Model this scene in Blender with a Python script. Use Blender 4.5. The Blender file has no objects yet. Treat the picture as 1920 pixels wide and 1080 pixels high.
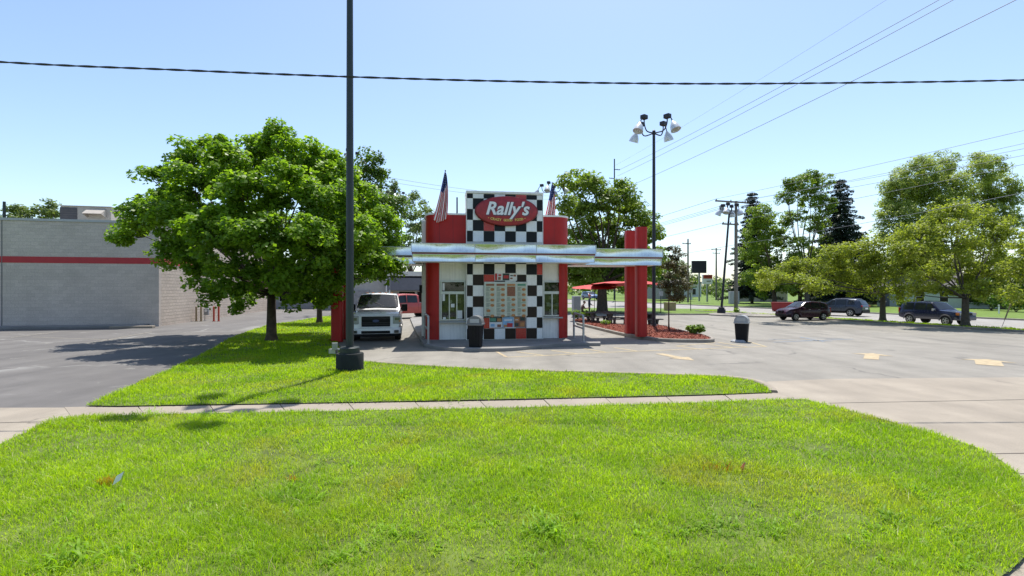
import bpy, bmesh, math, random
import numpy as np
from mathutils import Vector, Matrix
R = math.radians
sc = bpy.context.scene
C = sc.collection

# ------------------------------------------------------------------ camera, sky, sun, exposure
FPX, CX, HY, CAMH = 935.0, 960.0, 544.0, 2.2        # focal length, centre and horizon in pixels of the 1920 photo
cam_d = bpy.data.cameras.new('camera'); cam = bpy.data.objects.new('camera', cam_d); C.objects.link(cam)
cam.location = (0, 0, CAMH); cam.rotation_euler = (R(90), 0, 0)
cam_d.sensor_width = 36; cam_d.lens = 36 * FPX / 1920; cam_d.shift_y = (HY - 540) / 1920
cam_d.clip_start = 0.1; cam_d.clip_end = 4000
sc.camera = cam
SUN_EL, SUN_AZ = 68.0, 13.5
w = bpy.data.worlds.new('World'); sc.world = w; w.use_nodes = True
nt = w.node_tree; nt.nodes.clear()
wo = nt.nodes.new('ShaderNodeOutputWorld'); bg = nt.nodes.new('ShaderNodeBackground'); sky = nt.nodes.new('ShaderNodeTexSky')
sky.sky_type = 'NISHITA'; sky.sun_disc = False; sky.sun_elevation = R(SUN_EL); sky.sun_rotation = R(SUN_AZ)
sky.altitude = 200; sky.air_density = 1.0; sky.dust_density = 1.1; sky.ozone_density = 2.0
bg.inputs[1].default_value = 0.132
nt.links.new(sky.outputs[0], bg.inputs[0]); nt.links.new(bg.outputs[0], wo.inputs[0])
sd = bpy.data.lights.new('sun', 'SUN'); sun = bpy.data.objects.new('sun', sd); C.objects.link(sun)
sd.energy = 4.2; sd.angle = R(0.53); sd.color = (1.0, 0.955, 0.88)
sv = Vector((math.sin(R(SUN_AZ)) * math.cos(R(SUN_EL)), math.cos(R(SUN_AZ)) * math.cos(R(SUN_EL)), math.sin(R(SUN_EL))))
sun.rotation_euler = sv.to_track_quat('Z', 'Y').to_euler(); sun.location = sv * 60
sc.view_settings.view_transform = 'Standard'; sc.view_settings.look = 'None'
sc.view_settings.gamma = 1.0; sc.view_settings.exposure = 0.72
sc.cycles.max_bounces = 8; sc.cycles.transparent_max_bounces = 8

# ------------------------------------------------------------------ places
def G(px, py, z=0.0):                     # the ground point seen at a pixel of the photo
    Y = FPX * (CAMH - z) / (py - HY); return Vector(((px - CX) / FPX * Y, Y, z))
def P(px, py, Y):                         # a point at distance Y
    return Vector(((px - CX) / FPX * Y, Y, CAMH - (py - HY) / FPX * Y))
NR = Vector((0.958, 0.287, 0)); DR = Vector((-0.287, 0.958, 0))   # across and along the main road
ZR = -0.35                                 # the main road lies a little lower
def RD(d, t): return NR * d + DR * t
def smooth(pts, n=6, closed=False):
    pts = [Vector(p) for p in pts]; out = []; N = len(pts)
    rng = range(N if closed else N - 1)
    for i in rng:
        p0 = pts[(i - 1) % N] if (closed or i > 0) else pts[0]
        p1 = pts[i]; p2 = pts[(i + 1) % N]
        p3 = pts[(i + 2) % N] if (closed or i + 2 < N) else pts[-1]
        for k in range(n):
            t = k / n
            out.append(0.5 * ((2 * p1) + (p2 - p0) * t + (2 * p0 - 5 * p1 + 4 * p2 - p3) * t * t + (3 * p1 - p0 - 3 * p2 + p3) * t ** 3))
    if not closed: out.append(pts[-1])
    return out

# ------------------------------------------------------------------ materials
MATS = {}
def _n(nt, t, **k):
    n = nt.nodes.new(t)
    for a, b in k.items(): setattr(n, a, b)
    return n
def mixc(nt, fac, a, b, mode='MIX'):
    m = _n(nt, 'ShaderNodeMix', data_type='RGBA', blend_type=mode)
    for s, v in ((0, fac), (6, a), (7, b)):
        if hasattr(v, 'is_linked') or hasattr(v, 'links'): nt.links.new(v, m.inputs[s])
        elif s == 0: m.inputs[0].default_value = v
        else: m.inputs[s].default_value = (*v[:3], 1)
    return m.outputs[2]
def noise(nt, vec, scale, detail=4, rough=.55, dist=0):
    n = _n(nt, 'ShaderNodeTexNoise'); n.inputs['Scale'].default_value = scale; n.inputs['Detail'].default_value = detail
    n.inputs['Roughness'].default_value = rough; n.inputs['Distortion'].default_value = dist
    nt.links.new(vec, n.inputs['Vector']); return n.outputs[0]
def ramp(nt, fac, stops):
    r = _n(nt, 'ShaderNodeValToRGB'); e = r.color_ramp.elements
    while len(e) < len(stops): e.new(0.5)
    for el, (p, c) in zip(e, stops):
        el.position = p; el.color = (*((c, c, c) if isinstance(c, (int, float)) else c), 1)
    nt.links.new(fac, r.inputs[0]); return r.outputs[0]
def base(name):
    m = bpy.data.materials.new(name); m.use_nodes = True; nt = m.node_tree
    b = nt.nodes['Principled BSDF']; tc = _n(nt, 'ShaderNodeTexCoord'); return m, nt, b, tc.outputs['Object']
def bumpit(nt, b, h, strength, dist=0.02):
    bp = _n(nt, 'ShaderNodeBump'); bp.inputs['Strength'].default_value = strength; bp.inputs['Distance'].default_value = dist
    nt.links.new(h, bp.inputs['Height']); nt.links.new(bp.outputs[0], b.inputs['Normal'])
def M(name, col, rough=.6, metal=0., var=.12, scale=3., bump=0., bscale=60., coat=0., spec=.5, tint=None, streak=0.):
    if name in MATS: return MATS[name]
    m, nt, b, v = base(name)
    n1 = noise(nt, v, scale, 6); n2 = noise(nt, v, scale * 9, 3)
    f = ramp(nt, n1, [(.3, 0.), (.7, 1.)])
    lo = tuple(c * (1 - var) for c in col) if tint is None else tint
    hi = tuple(min(1, c * (1 + var)) for c in col)
    c1 = mixc(nt, f, lo, hi)
    f2 = ramp(nt, n2, [(.35, 1 - var * .6), (.65, 1.)])
    c2 = mixc(nt, 1.0, c1, f2, 'MULTIPLY')
    if streak:                                  # rain streaks and grime
        mp = _n(nt, 'ShaderNodeMapping'); mp.inputs['Scale'].default_value = (7, 7, .35); nt.links.new(v, mp.inputs[0])
        c2 = mixc(nt, ramp(nt, noise(nt, mp.outputs[0], 1.6, 6, .65), [(.5, 0.), (.75, streak)]), c2, tuple(x * .45 + .02 for x in col))
    nt.links.new(c2, b.inputs['Base Color'])
    b.inputs['Metallic'].default_value = metal
    rr = ramp(nt, n2, [(.3, max(0, rough - .06)), (.7, min(1, rough + .06))]); nt.links.new(rr, b.inputs['Roughness'])
    b.inputs['Coat Weight'].default_value = coat; b.inputs['Coat Roughness'].default_value = .04
    b.inputs['Specular IOR Level'].default_value = spec
    if bump: bumpit(nt, b, noise(nt, v, bscale, 5), bump, .01)
    MATS[name] = m; return m
def asphalt(name, c0, c1, crack=(.03, .03, .03), cw=.006, pale=None, cscale=.22):
    m, nt, b, v = base(name)
    big = noise(nt, v, .12, 5, .6, .6); mid = noise(nt, v, 1.1, 5); fine = noise(nt, v, 120, 2)
    c = mixc(nt, ramp(nt, big, [(.35, 0.), (.65, 1.)]), c0, c1)
    mp = _n(nt, 'ShaderNodeMapping'); mp.inputs['Scale'].default_value = (1, .18, 1); mp.inputs['Rotation'].default_value = (0, 0, R(78))
    nt.links.new(v, mp.inputs[0])
    st = noise(nt, mp.outputs[0], .9, 4)
    c = mixc(nt, ramp(nt, st, [(.42, 0.), (.72, .75)]), c, tuple(x * .78 for x in c0))
    c = mixc(nt, 1.0, c, ramp(nt, mid, [(.3, .86), (.7, 1.08)]), 'MULTIPLY')
    c = mixc(nt, 1.0, c, ramp(nt, fine, [(.3, .8), (.7, 1.15)]), 'MULTIPLY')
    if pale:
        c = mixc(nt, ramp(nt, noise(nt, v, .55, 8, .7, 1.2), [(.6, 0.), (.66, .6), (.8, .7)]), c, pale)
    c = mixc(nt, ramp(nt, noise(nt, v, 1.9, 3, .5, .3), [(.70, 0.), (.76, .3), (.85, .4)]), c, tuple(x * .5 for x in c0))     # oil drips
    vo = _n(nt, 'ShaderNodeTexVoronoi', feature='DISTANCE_TO_EDGE'); vo.inputs['Scale'].default_value = cscale
    dn = _n(nt, 'ShaderNodeTexNoise'); dn.inputs['Scale'].default_value = 1.2; dn.inputs['Detail'].default_value = 6; nt.links.new(v, dn.inputs['Vector'])
    dv = _n(nt, 'ShaderNodeVectorMath', operation='MULTIPLY_ADD'); nt.links.new(dn.outputs[1], dv.inputs[0]); dv.inputs[1].default_value = (1.4, 1.4, 0); nt.links.new(v, dv.inputs[2])
    nt.links.new(dv.outputs[0], vo.inputs['Vector'])
    cm = ramp(nt, vo.outputs[0], [(0., 1.), (cw * .5, .7), (cw, 0.)])
    gate = ramp(nt, noise(nt, v, .35, 3), [(.5, 0.), (.56, .7)])
    c = mixc(nt, mixc(nt, 1.0, cm, gate, 'MULTIPLY'), c, crack)
    nt.links.new(c, b.inputs['Base Color']); b.inputs['Roughness'].default_value = .88
    bumpit(nt, b, fine, .25, .004); MATS[name] = m; return m
def leafmat(name, a, bcol, trans=.45, gloss=.45, dark=None, pscale=.9, dry=None):
    m = bpy.data.materials.new(name); m.use_nodes = True; nt = m.node_tree; nt.nodes.clear()
    o = _n(nt, 'ShaderNodeOutputMaterial'); geo = _n(nt, 'ShaderNodeNewGeometry'); tc = _n(nt, 'ShaderNodeTexCoord')
    c = mixc(nt, geo.outputs['Random Per Island'], a, bcol)
    pn = noise(nt, tc.outputs['Object'], pscale, 4)
    c = mixc(nt, ramp(nt, pn, [(.4, 0.), (.68, .8)]), c, dark or tuple(x * .6 for x in a))
    if dry: c = mixc(nt, ramp(nt, noise(nt, tc.outputs['Object'], .55, 6, .65, .8), [(.52, 0.), (.66, .75)]), c, dry)
    pb = _n(nt, 'ShaderNodeBsdfPrincipled'); pb.inputs['Roughness'].default_value = gloss; pb.inputs['Specular IOR Level'].default_value = .35
    tr = _n(nt, 'ShaderNodeBsdfTranslucent'); mx = _n(nt, 'ShaderNodeMixShader'); mx.inputs[0].default_value = trans
    ct = mixc(nt, 1.0, c, (1.25, 1.3, .55), 'MULTIPLY')
    nt.links.new(c, pb.inputs['Base Color']); nt.links.new(ct, tr.inputs[0])
    nt.links.new(pb.outputs[0], mx.inputs[1]); nt.links.new(tr.outputs[0], mx.inputs[2]); nt.links.new(mx.outputs[0], o.inputs[0])
    MATS[name] = m; return m

# ------------------------------------------------------------------ mesh builder
class MB:
    def __init__(s): s.v = []; s.f = []; s.m = []
    def add(s, vs, fs, mi=0):
        o = len(s.v); s.v += [tuple(v) for v in vs]; s.f += [tuple(i + o for i in f) for f in fs]; s.m += [mi] * len(fs); return s
    def box(s, c, size, rz=0., mi=0, rx=0., ry=0., top=1.):
        hx, hy, hz = size[0] / 2, size[1] / 2, size[2] / 2
        M3 = Matrix.Rotation(rz, 3, 'Z') @ Matrix.Rotation(ry, 3, 'Y') @ Matrix.Rotation(rx, 3, 'X'); c = Vector(c)
        vs = [c + M3 @ Vector((x * hx * (top if z > 0 else 1), y * hy * (top if z > 0 else 1), z * hz)) for z in (-1, 1) for x, y in ((-1, -1), (1, -1), (1, 1), (-1, 1))]
        return s.add(vs, [(3, 2, 1, 0), (4, 5, 6, 7), (0, 1, 5, 4), (1, 2, 6, 5), (2, 3, 7, 6), (3, 0, 4, 7)], mi)
    def bb(s, x0, x1, y0, y1, z0, z1, mi=0): return s.box(((x0 + x1) / 2, (y0 + y1) / 2, (z0 + z1) / 2), (x1 - x0, y1 - y0, z1 - z0), mi=mi)
    def prism(s, poly, z0, z1, mi=0, cap=True):
        n = len(poly); vs = [(p[0], p[1], z0) for p in poly] + [(p[0], p[1], z1) for p in poly]
        fs = [(i, (i + 1) % n, n + (i + 1) % n, n + i) for i in range(n)]
        if cap: fs += [tuple(range(n - 1, -1, -1)), tuple(range(n, 2 * n))]
        return s.add(vs, fs, mi)
    def tube(s, pts, r, n=8, mi=0, cap=True):
        pts = [Vector(p) for p in pts]; N = len(pts); rs = r if isinstance(r, (list, tuple)) else [r] * N
        vs = []; up = Vector((0, 0, 1)); prev = None
        for i, p in enumerate(pts):
            t = (pts[min(i + 1, N - 1)] - pts[max(i - 1, 0)])
            t = t.normalized() if t.length > 1e-9 else up
            a = prev if prev is not None else (t.cross(up) if abs(t.z) < .95 else t.cross(Vector((1, 0, 0))))
            a = (a - t * a.dot(t)); a = a.normalized() if a.length > 1e-6 else t.orthogonal().normalized(); prev = a; b = t.cross(a)
            for k in range(n):
                q = 2 * math.pi * k / n; vs.append(p + (a * math.cos(q) + b * math.sin(q)) * rs[i])
        fs = [(i * n + k, i * n + (k + 1) % n, (i + 1) * n + (k + 1) % n, (i + 1) * n + k) for i in range(N - 1) for k in range(n)]
        if cap: fs += [tuple(range(n - 1, -1, -1)), tuple((N - 1) * n + k for k in range(n))]
        return s.add(vs, fs, mi)
    def lathe(s, prof, n=16, c=(0, 0, 0), mat3=None, mi=0, sx=1., sy=1.):
        vs = []; c = Vector(c)
        for r, z in prof:
            for k in range(n):
                q = 2 * math.pi * k / n; p = Vector((r * math.cos(q) * sx, r * math.sin(q) * sy, z)); vs.append(c + (mat3 @ p if mat3 else p))
        N = len(prof); fs = [(i * n + k, i * n + (k + 1) % n, (i + 1) * n + (k + 1) % n, (i + 1) * n + k) for i in range(N - 1) for k in range(n)]
        fs += [tuple(range(n - 1, -1, -1)), tuple((N - 1) * n + k for k in range(n))]
        return s.add(vs, fs, mi)
    def ell(s, c, r, n=10, mi=0, mat3=None):
        prof = [(max(.02, math.sin(math.pi * i / 7)), -math.cos(math.pi * i / 7)) for i in range(8)]
        c = Vector(c); vs = []
        for a, z in prof:
            for k in range(n):
                q = 2 * math.pi * k / n; p = Vector((a * math.cos(q) * r[0], a * math.sin(q) * r[1], z * r[2])); vs.append(c + (mat3 @ p if mat3 else p))
        fs = [(i * n + k, i * n + (k + 1) % n, (i + 1) * n + (k + 1) % n, (i + 1) * n + k) for i in range(7) for k in range(n)]
        return s.add(vs, fs + [tuple(range(n - 1, -1, -1)), tuple(7 * n + k for k in range(n))], mi)
    def grid(s, fn, nu, nv, mi=0):
        vs = [fn(i / nu, j / nv) for j in range(nv + 1) for i in range(nu + 1)]
        fs = [(j * (nu + 1) + i, j * (nu + 1) + i + 1, (j + 1) * (nu + 1) + i + 1, (j + 1) * (nu + 1) + i) for j in range(nv) for i in range(nu)]
        return s.add(vs, fs, mi)
    def build(s, name, mat, parent=None, smooth=False, bevel=0., loc=None, solid=0.):
        me = bpy.data.meshes.new(name); me.from_pydata(s.v, [], s.f)
        for m in (mat if isinstance(mat, (list, tuple)) else [mat]): me.materials.append(m)
        if any(s.m): me.polygons.foreach_set('material_index', s.m)
        if smooth: me.polygons.foreach_set('use_smooth', [True] * len(me.polygons))
        me.update()
        o = bpy.data.objects.new(name, me); C.objects.link(o)
        if parent: o.parent = parent
        if loc is not None: o.location = loc
        if solid: md = o.modifiers.new('s', 'SOLIDIFY'); md.thickness = solid
        if bevel: md = o.modifiers.new('b', 'BEVEL'); md.width = bevel; md.segments = 2; md.limit_method = 'ANGLE'; md.angle_limit = R(40)
        if smooth: 
            try: me.set_sharp_from_angle(angle=R(38))
            except Exception: pass
        return o
def tag(o, label=None, cat=None, group=None, kind=None):
    for k, v in (('label', label), ('category', cat), ('group', group), ('kind', kind)):
        if v: o[k] = v
    return o
def thing(name, label, cat, loc=(0, 0, 0), rz=0., group=None):
    o = bpy.data.objects.new(name, None); C.objects.link(o); o.location = loc; o.rotation_euler = (0, 0, rz); o.empty_display_size = .3
    return tag(o, label, cat, group)
def copy_tree(o, parent=None):
    c = o.copy(); C.objects.link(c); c.parent = parent
    for ch in list(o.children): copy_tree(ch, c)
    return c
def text_mesh(body, size, shear=0., offset=0., extrude=.01):
    cu = bpy.data.curves.new('t', 'FONT'); cu.body = body; cu.size = size; cu.shear = shear; cu.offset = offset; cu.extrude = extrude
    cu.align_x = 'CENTER'; cu.align_y = 'CENTER'; cu.resolution_u = 3
    o = bpy.data.objects.new('t', cu); C.objects.link(o); dg = bpy.context.evaluated_depsgraph_get(); dg.update()
    me = bpy.data.meshes.new_from_object(o.evaluated_get(dg)); bpy.data.objects.remove(o); return me
def text_part(name, body, size, mat, parent, loc, rot, shear=0., offset=0., extrude=.01, sx=1.):
    me = text_mesh(body, size, shear, offset, extrude); me.materials.clear(); me.materials.append(mat)
    o = bpy.data.objects.new(name, me); C.objects.link(o); o.parent = parent; o.location = loc; o.rotation_euler = rot; o.scale = (sx, 1, 1); return o
def sheet(name, pts, z, mat, kind='structure', parent=None):
    mb = MB(); n = len(pts); mb.add([(p[0], p[1], z) for p in pts], [tuple(range(n))])
    o = mb.build(name, mat, parent)
    bm = bmesh.new(); bm.from_mesh(o.data); bmesh.ops.recalc_face_normals(bm, faces=bm.faces)
    if bm.faces[:][0].normal.z < 0: bmesh.ops.reverse_faces(bm, faces=bm.faces)
    bm.to_mesh(o.data); bm.free()
    if not parent: tag(o, kind=kind)
    return o
def sweep_kerb(name, pts, w, z0, z1, mat, kind='structure'):
    pts = [Vector((p[0], p[1], 0)) for p in pts]; mb = MB(); vs = []; N = len(pts)
    for i, p in enumerate(pts):
        t = (pts[min(i + 1, N - 1)] - pts[max(i - 1, 0)]).normalized(); n = Vector((-t.y, t.x, 0))
        a = p - n * w / 2; b = p + n * w / 2; ch = .025
        vs += [(a.x, a.y, z0), (a.x, a.y, z1 - ch), (*(a + n * ch).xy, z1), (*(b - n * ch).xy, z1), (b.x, b.y, z1 - ch), (b.x, b.y, z0)]
    fs = [(i * 6 + k, (i + 1) * 6 + k, (i + 1) * 6 + k + 1, i * 6 + k + 1) for i in range(N - 1) for k in range(5)]
    fs += [(0, 1, 2, 3, 4, 5), tuple((N - 1) * 6 + k for k in (5, 4, 3, 2, 1, 0))]
    mb.add(vs, fs); o = mb.build(name, mat)
    bm = bmesh.new(); bm.from_mesh(o.data); bmesh.ops.recalc_face_normals(bm, faces=bm.faces); bm.to_mesh(o.data); bm.free()
    return tag(o, kind=kind)
def inpoly(x, y, poly):
    px = np.array([p[0] for p in poly]); py = np.array([p[1] for p in poly]); ins = np.zeros(len(x), bool); j = len(px) - 1
    for i in range(len(px)):
        c = ((py[i] > y) != (py[j] > y)) & (x < (px[j] - px[i]) * (y - py[i]) / (py[j] - py[i] + 1e-12) + px[i]); ins ^= c; j = i
    return ins
def quads_mesh(name, V, nv, mat, parent=None, tris=None):
    """V: (n, nv, 3) array of little faces"""
    n = V.shape[0]; me = bpy.data.meshes.new(name); me.vertices.add(n * nv); me.vertices.foreach_set('co', V.reshape(-1).astype(np.float32))
    if tris is None: faces = [list(range(nv))]
    else: faces = tris
    per = sum(len(f) for f in faces); loops = np.concatenate([np.array(f) for f in faces])
    li = (np.arange(n)[:, None] * nv + loops[None, :]).reshape(-1)
    me.loops.add(n * per); me.loops.foreach_set('vertex_index', li.astype(np.int32))
    lens = np.array([len(f) for f in faces]); st = np.concatenate([[0], np.cumsum(lens)[:-1]])
    me.polygons.add(n * len(faces)); me.polygons.foreach_set('loop_start', (np.arange(n)[:, None] * per + st[None, :]).reshape(-1).astype(np.int32))
    me.polygons.foreach_set('loop_total', np.tile(lens, n).astype(np.int32))
    me.update(calc_edges=True); me.validate(); me.materials.append(mat)
    o = bpy.data.objects.new(name, me); C.objects.link(o); o.parent = parent; return o
# ------------------------------------------------------------------ palette
lot_light = asphalt('bleached_asphalt', (.216, .200, .170), (.258, .240, .206), crack=(.085, .08, .072), cw=.012, cscale=.16)
lot_dark = asphalt('grey_asphalt', (.116, .108, .102), (.150, .141, .131), crack=(.24, .235, .22), cw=.02, pale=(.225, .215, .195))
road_mat = asphalt('road_surface', (.27, .255, .235), (.31, .295, .27), crack=(.15, .15, .14))
street_mat = asphalt('street_asphalt', (.12, .12, .12), (.15, .15, .15))
conc = asphalt('driveway_concrete', (.285, .245, .192), (.325, .283, .225), crack=(.13, .11, .09), cw=.006, cscale=.2)
conc_walk = M('walk_concrete', (.28, .24, .19), .9, var=.12, scale=1.5, bump=.2, bscale=90)
kerb_mat = M('kerb_concrete', (.26, .235, .2), .9, var=.2, scale=2.5, bump=.3, bscale=50)
walk_grey = M('grey_concrete', (.22, .212, .2), .9, var=.15, scale=1.2, bump=.2, bscale=70)
mulch_mat = M('red_mulch', (.27, .075, .045), .95, var=.45, scale=22, bump=1., bscale=45)
dirt = M('lawn_soil', (.10, .14, .018), .95, var=.45, scale=3, bump=.6, bscale=30)
far_grass = M('far_turf', (.11, .18, .016), .95, var=.25, scale=1.6, bump=.8, bscale=40)
yellow = M('yellow_paint', (.40, .315, .19), .8, var=.25, scale=6)
paleyel = M('worn_yellow_paint', (.42, .34, .20), .85, var=.18, scale=6)
bluepaint = M('worn_blue_paint', (.19, .235, .29), .85, var=.2, scale=5)
red_paint = M('red_metal', (.42, .016, .014), .42, var=.10, scale=2, spec=.3, streak=.5)
white_panel = M('white_panel', (.80, .79, .755), .5, var=.06, scale=1.5, streak=.35)
white_tile = M('white_tile', (.80, .80, .78), .3, var=.07, scale=3, streak=.25)
black_tile = M('black_tile', (.008, .009, .011), .35, var=.2, scale=3, spec=.22)
brown_tile = M('faded_black_tile', (.030, .020, .015), .4, spec=.2, var=.2, scale=3)
red_tile = M('red_tile', (.48, .035, .025), .25, var=.08, scale=3)
grout = M('tile_grout', (.55, .54, .5), .8, var=.1)
alu = M('aluminium', (.52, .53, .53), .38, metal=.75, var=.1, scale=6)
steel = M('galvanised', (.36, .37, .38), .45, metal=.6, var=.12, scale=8)
chrome = M('polished_fascia', (.72, .715, .69), .13, metal=1., var=.10, scale=1.2, streak=.35)
def wavy(m, s=1.6, st=.10):
    nt = m.node_tree; b = nt.nodes['Principled BSDF']; tc = nt.nodes.new('ShaderNodeTexCoord'); bumpit(nt, b, noise(nt, tc.outputs['Object'], s, 1), st, .05)
wavy(chrome, .8, .35)
dark_glass = M('dark_glass', (.014, .015, .015), .08, var=.3, scale=2, spec=.35)
car_glass = M('car_glass', (.018, .022, .024), .06, var=.1, spec=.5)
pole_dark = M('pole_dark_green', (.022, .032, .034), .5, var=.2, scale=2)
pole_black = M('pole_black', (.012, .013, .022), .5, var=.2, scale=2)
plastic_blk = M('black_plastic', (.008, .008, .010), .6, spec=.25, var=.2, scale=4, bump=.05)
plastic_grey = M('grey_plastic', (.30, .31, .32), .5, var=.1, scale=4)
bark = M('bark', (.085, .06, .042), .95, var=.4, scale=6, bump=1., bscale=22)
bark_grey = M('grey_bark', (.10, .085, .07), .95, var=.35, scale=6, bump=1., bscale=22)
wood_pole = M('weathered_pole', (.20, .175, .15), .9, var=.2, scale=3, bump=.4)
wire_mat = M('wire_sheath', (.03, .032, .036), .6, var=.1)
wire_pale = M('aluminium_wire', (.16, .175, .20), .6, var=.1)
tyre = M('tyre_rubber', (.012, .012, .012), .8, var=.2, scale=8)
rim_mat = M('alloy_rim', (.45, .45, .46), .3, metal=.8, var=.1)
trim_blk = M('black_trim', (.006, .006, .007), .55, var=.1, spec=.2)
lamp_glass = M('headlamp_glass', (.34, .35, .36), .12, var=.1, scale=30, coat=.6)
tail_red = M('tail_lamp', (.35, .01, .01), .15, var=.1, coat=.6)
amber = M('amber_lamp', (.6, .18, .02), .15, var=.1, coat=.6)
shade_grey = M('lamp_reflector', (.62, .64, .66), .3, metal=.3, var=.08, scale=5)
leaf_maple = leafmat('maple_leaves', (.150, .270, .022), (.290, .43, .030), .58, dark=(.095, .19, .026))
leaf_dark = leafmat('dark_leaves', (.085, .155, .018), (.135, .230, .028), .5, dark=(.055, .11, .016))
leaf_locust = leafmat('locust_leaves', (.235, .285, .040), (.350, .390, .075), .58, dark=(.19, .245, .04))
leaf_silver = leafmat('feathery_leaves', (.27, .33, .09), (.38, .43, .15), .55, dark=(.19, .255, .075))
leaf_mid = leafmat('green_leaves', (.17, .25, .035), (.26, .345, .06), .55, dark=(.12, .19, .032))
leaf_far = leafmat('far_leaves', (.135, .19, .06), (.205, .265, .09), .48, dark=(.10, .15, .055))
leaf_spruce = leafmat('spruce_needles', (.014, .030, .016), (.026, .048, .024), .1, dark=(.010, .022, .012))
leaf_brown = leafmat('bronze_leaves', (.085, .070, .022), (.12, .105, .035), .3, dark=(.06, .06, .02))
leaf_bright = leafmat('lime_leaves', (.16, .26, .03), (.24, .36, .06), .4, dark=(.1, .19, .02))
grass_mat = leafmat('grass_blades', (.270, .420, .008), (.460, .610, .018), .56, gloss=.45, dark=(.175, .330, .010), pscale=.7, dry=(.40, .40, .045))

# ------------------------------------------------------------------ the ground
def sheet_poly(px, z=0.): return [G(a, b, z) for a, b in px]
mb = MB()                                   # the land: near side, the bank down to the road, the far side
T = 1600
rows = [(-T, -.06), (34.9, -.06), (36.2, ZR - .05), (T, ZR - .05)]
vs = [(*RD(d, t).xy, z) for d, z in rows for t in (-T, -120, 0, 120, 300, T)]
fs = [(i * 6 + k, (i + 1) * 6 + k, (i + 1) * 6 + k + 1, i * 6 + k + 1) for i in range(3) for k in range(5)]
mb.add(vs, fs); tag(mb.build('terrain', far_grass), kind='structure')

lane_edge = [(640, 592), (634, 612), (632, 640), (646, 668), (690, 682), (800, 690), (930, 697), (1100, 702), (1300, 708), (1372, 712), (1412, 719), (1440, 733)]
strip_left = [(160, 764), (240, 730), (330, 690), (400, 655), (440, 632), (500, 612), (560, 602), (610, 594)]
left_lot = sheet_poly([(-700, 766), (165, 766)] + strip_left[1:] + [(640, 590)]) + [Vector((-9, 62, 0)), Vector((-70, 62, 0))]
sheet('car_park', left_lot, 0., lot_dark)
right_lot = sheet_poly([(628, 590), (590, 700), (600, 755), (1450, 742), (2300, 735)]) + [RD(33, -12), RD(33, 20), RD(33, 48), Vector((8, 62, 0)), Vector((-9, 62, 0))]
sheet('parking_lot', right_lot, .004, lot_light)
apron = sheet_poly([(1400, 745), (1440, 716), (1560, 711), (1920, 708), (2300, 706), (2700, 760), (2400, 1150), (1960, 1150), (1700, 1000), (1450, 800)])
sheet('driveway', apron, .010, conc)
sheet('side_driveway', sheet_poly([(-700, 767), (168, 765), (330, 770), (200, 850), (-500, 1050)]), .010, conc)
# driveway joints: shallow dark grooves
for a, b in (((1555, 757), (2100, 747)), ((1812, 853), (2150, 848)), ((1885, 890), (2200, 889)), ((-200, 797), (95, 792))):
    p, q = G(*a), G(*b); n = (q - p).normalized().cross(Vector((0, 0, 1))) * .011
    sheet('expansion_joint', [p + n, q + n, q - n, p - n], .0135, M('joint_filler', (.10, .085, .07), .95, var=.3))
# the road beyond the trees
sheet('road', [RD(36.3, -120), RD(53, -120), RD(53, 400), RD(36.3, 400)], ZR, road_mat)
for d0 in (41.8, 47.4):
    sheet('lane_marking', [RD(d0, -100), RD(d0 + .12, -100), RD(d0 + .12, 300), RD(d0, 300)], ZR + .004, yellow)
sweep_kerb('road_kerb', [RD(53.1, t) for t in range(-100, 300, 8)], .2, ZR - .04, ZR + .14, kerb_mat)
sweep_kerb('verge_kerb', [RD(33.0, t) for t in range(-12, 46, 4)], .18, -.02, .11, kerb_mat)
sheet('far_lawn', [RD(53.2, -120), RD(400, -120), RD(400, 400), RD(53.2, 400)], ZR + .06, far_grass)
# cross street and grass behind the lot
sheet('side_street', [Vector((-60, 58, 0)), Vector((RD(36.3, 55)).xy.to_3d()), RD(36.3, 75), Vector((-60, 80, 0))], -.035, road_mat)
back_strip = [G(1010, 577), G(1345, 580), G(1350, 589), G(1010, 588)]
sheet('grass_strip', back_strip, .05, far_grass)
sweep_kerb('strip_kerb', smooth([G(1000, 589), G(1200, 590), G(1352, 591), G(1420, 592)], 3), .15, -.01, .12, kerb_mat)
# the camera's own street, behind the lawn
sheet('street', [(-80, -9, 0), (80, -9, 0), (80, 2.9, 0), (-80, 2.9, 0)], -.045, street_mat)
sweep_kerb('street_kerb', [Vector((x, 3.0, 0)) for x in (-20, 0, 3.4)], .16, -.05, .06, kerb_mat)
# lawns
lawn_top = [(0, 838), (50, 815), (95, 793), (150, 786), (220, 783), (330, 780), (500, 777), (700, 773), (1000, 767), (1290, 759), (1490, 752), (1530, 758), (1620, 781), (1700, 803), (1800, 833), (1860, 858), (1920, 905), (1945, 950), (1930, 1040), (1850, 1110)]
front_lawn = [p for p in smooth([G(-420, 1060)] + [G(*p) for p in lawn_top], 4)] + [Vector((3.4, 3.1, 0)), Vector((-6, 3.1, 0))]
strip_bot = [(1448, 739), (1300, 744), (1000, 751), (700, 757), (400, 762), (160, 766)]
strip_lawn = smooth([G(*p) for p in strip_bot], 3)[:-1] + smooth([G(*p) for p in strip_left], 4)[:-1] + [G(610, 594), G(638, 591)] + smooth([G(*p) for p in lane_edge], 4)
random.seed(3)
def lawn(name, poly, z=.04):
    o = sheet(name, poly, z, dirt); return o
lawn('front_lawn', front_lawn); lawn('strip_lawn', strip_lawn)
verge = [RD(33.1, t) for t in (-12, 0, 20, 44)] + [RD(36.2, t) for t in (44, 20, 0, -12)]
lawn('verge', [RD(33.1, -12), RD(33.1, 44), RD(34.9, 44), RD(34.9, -12)], .03)
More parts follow.
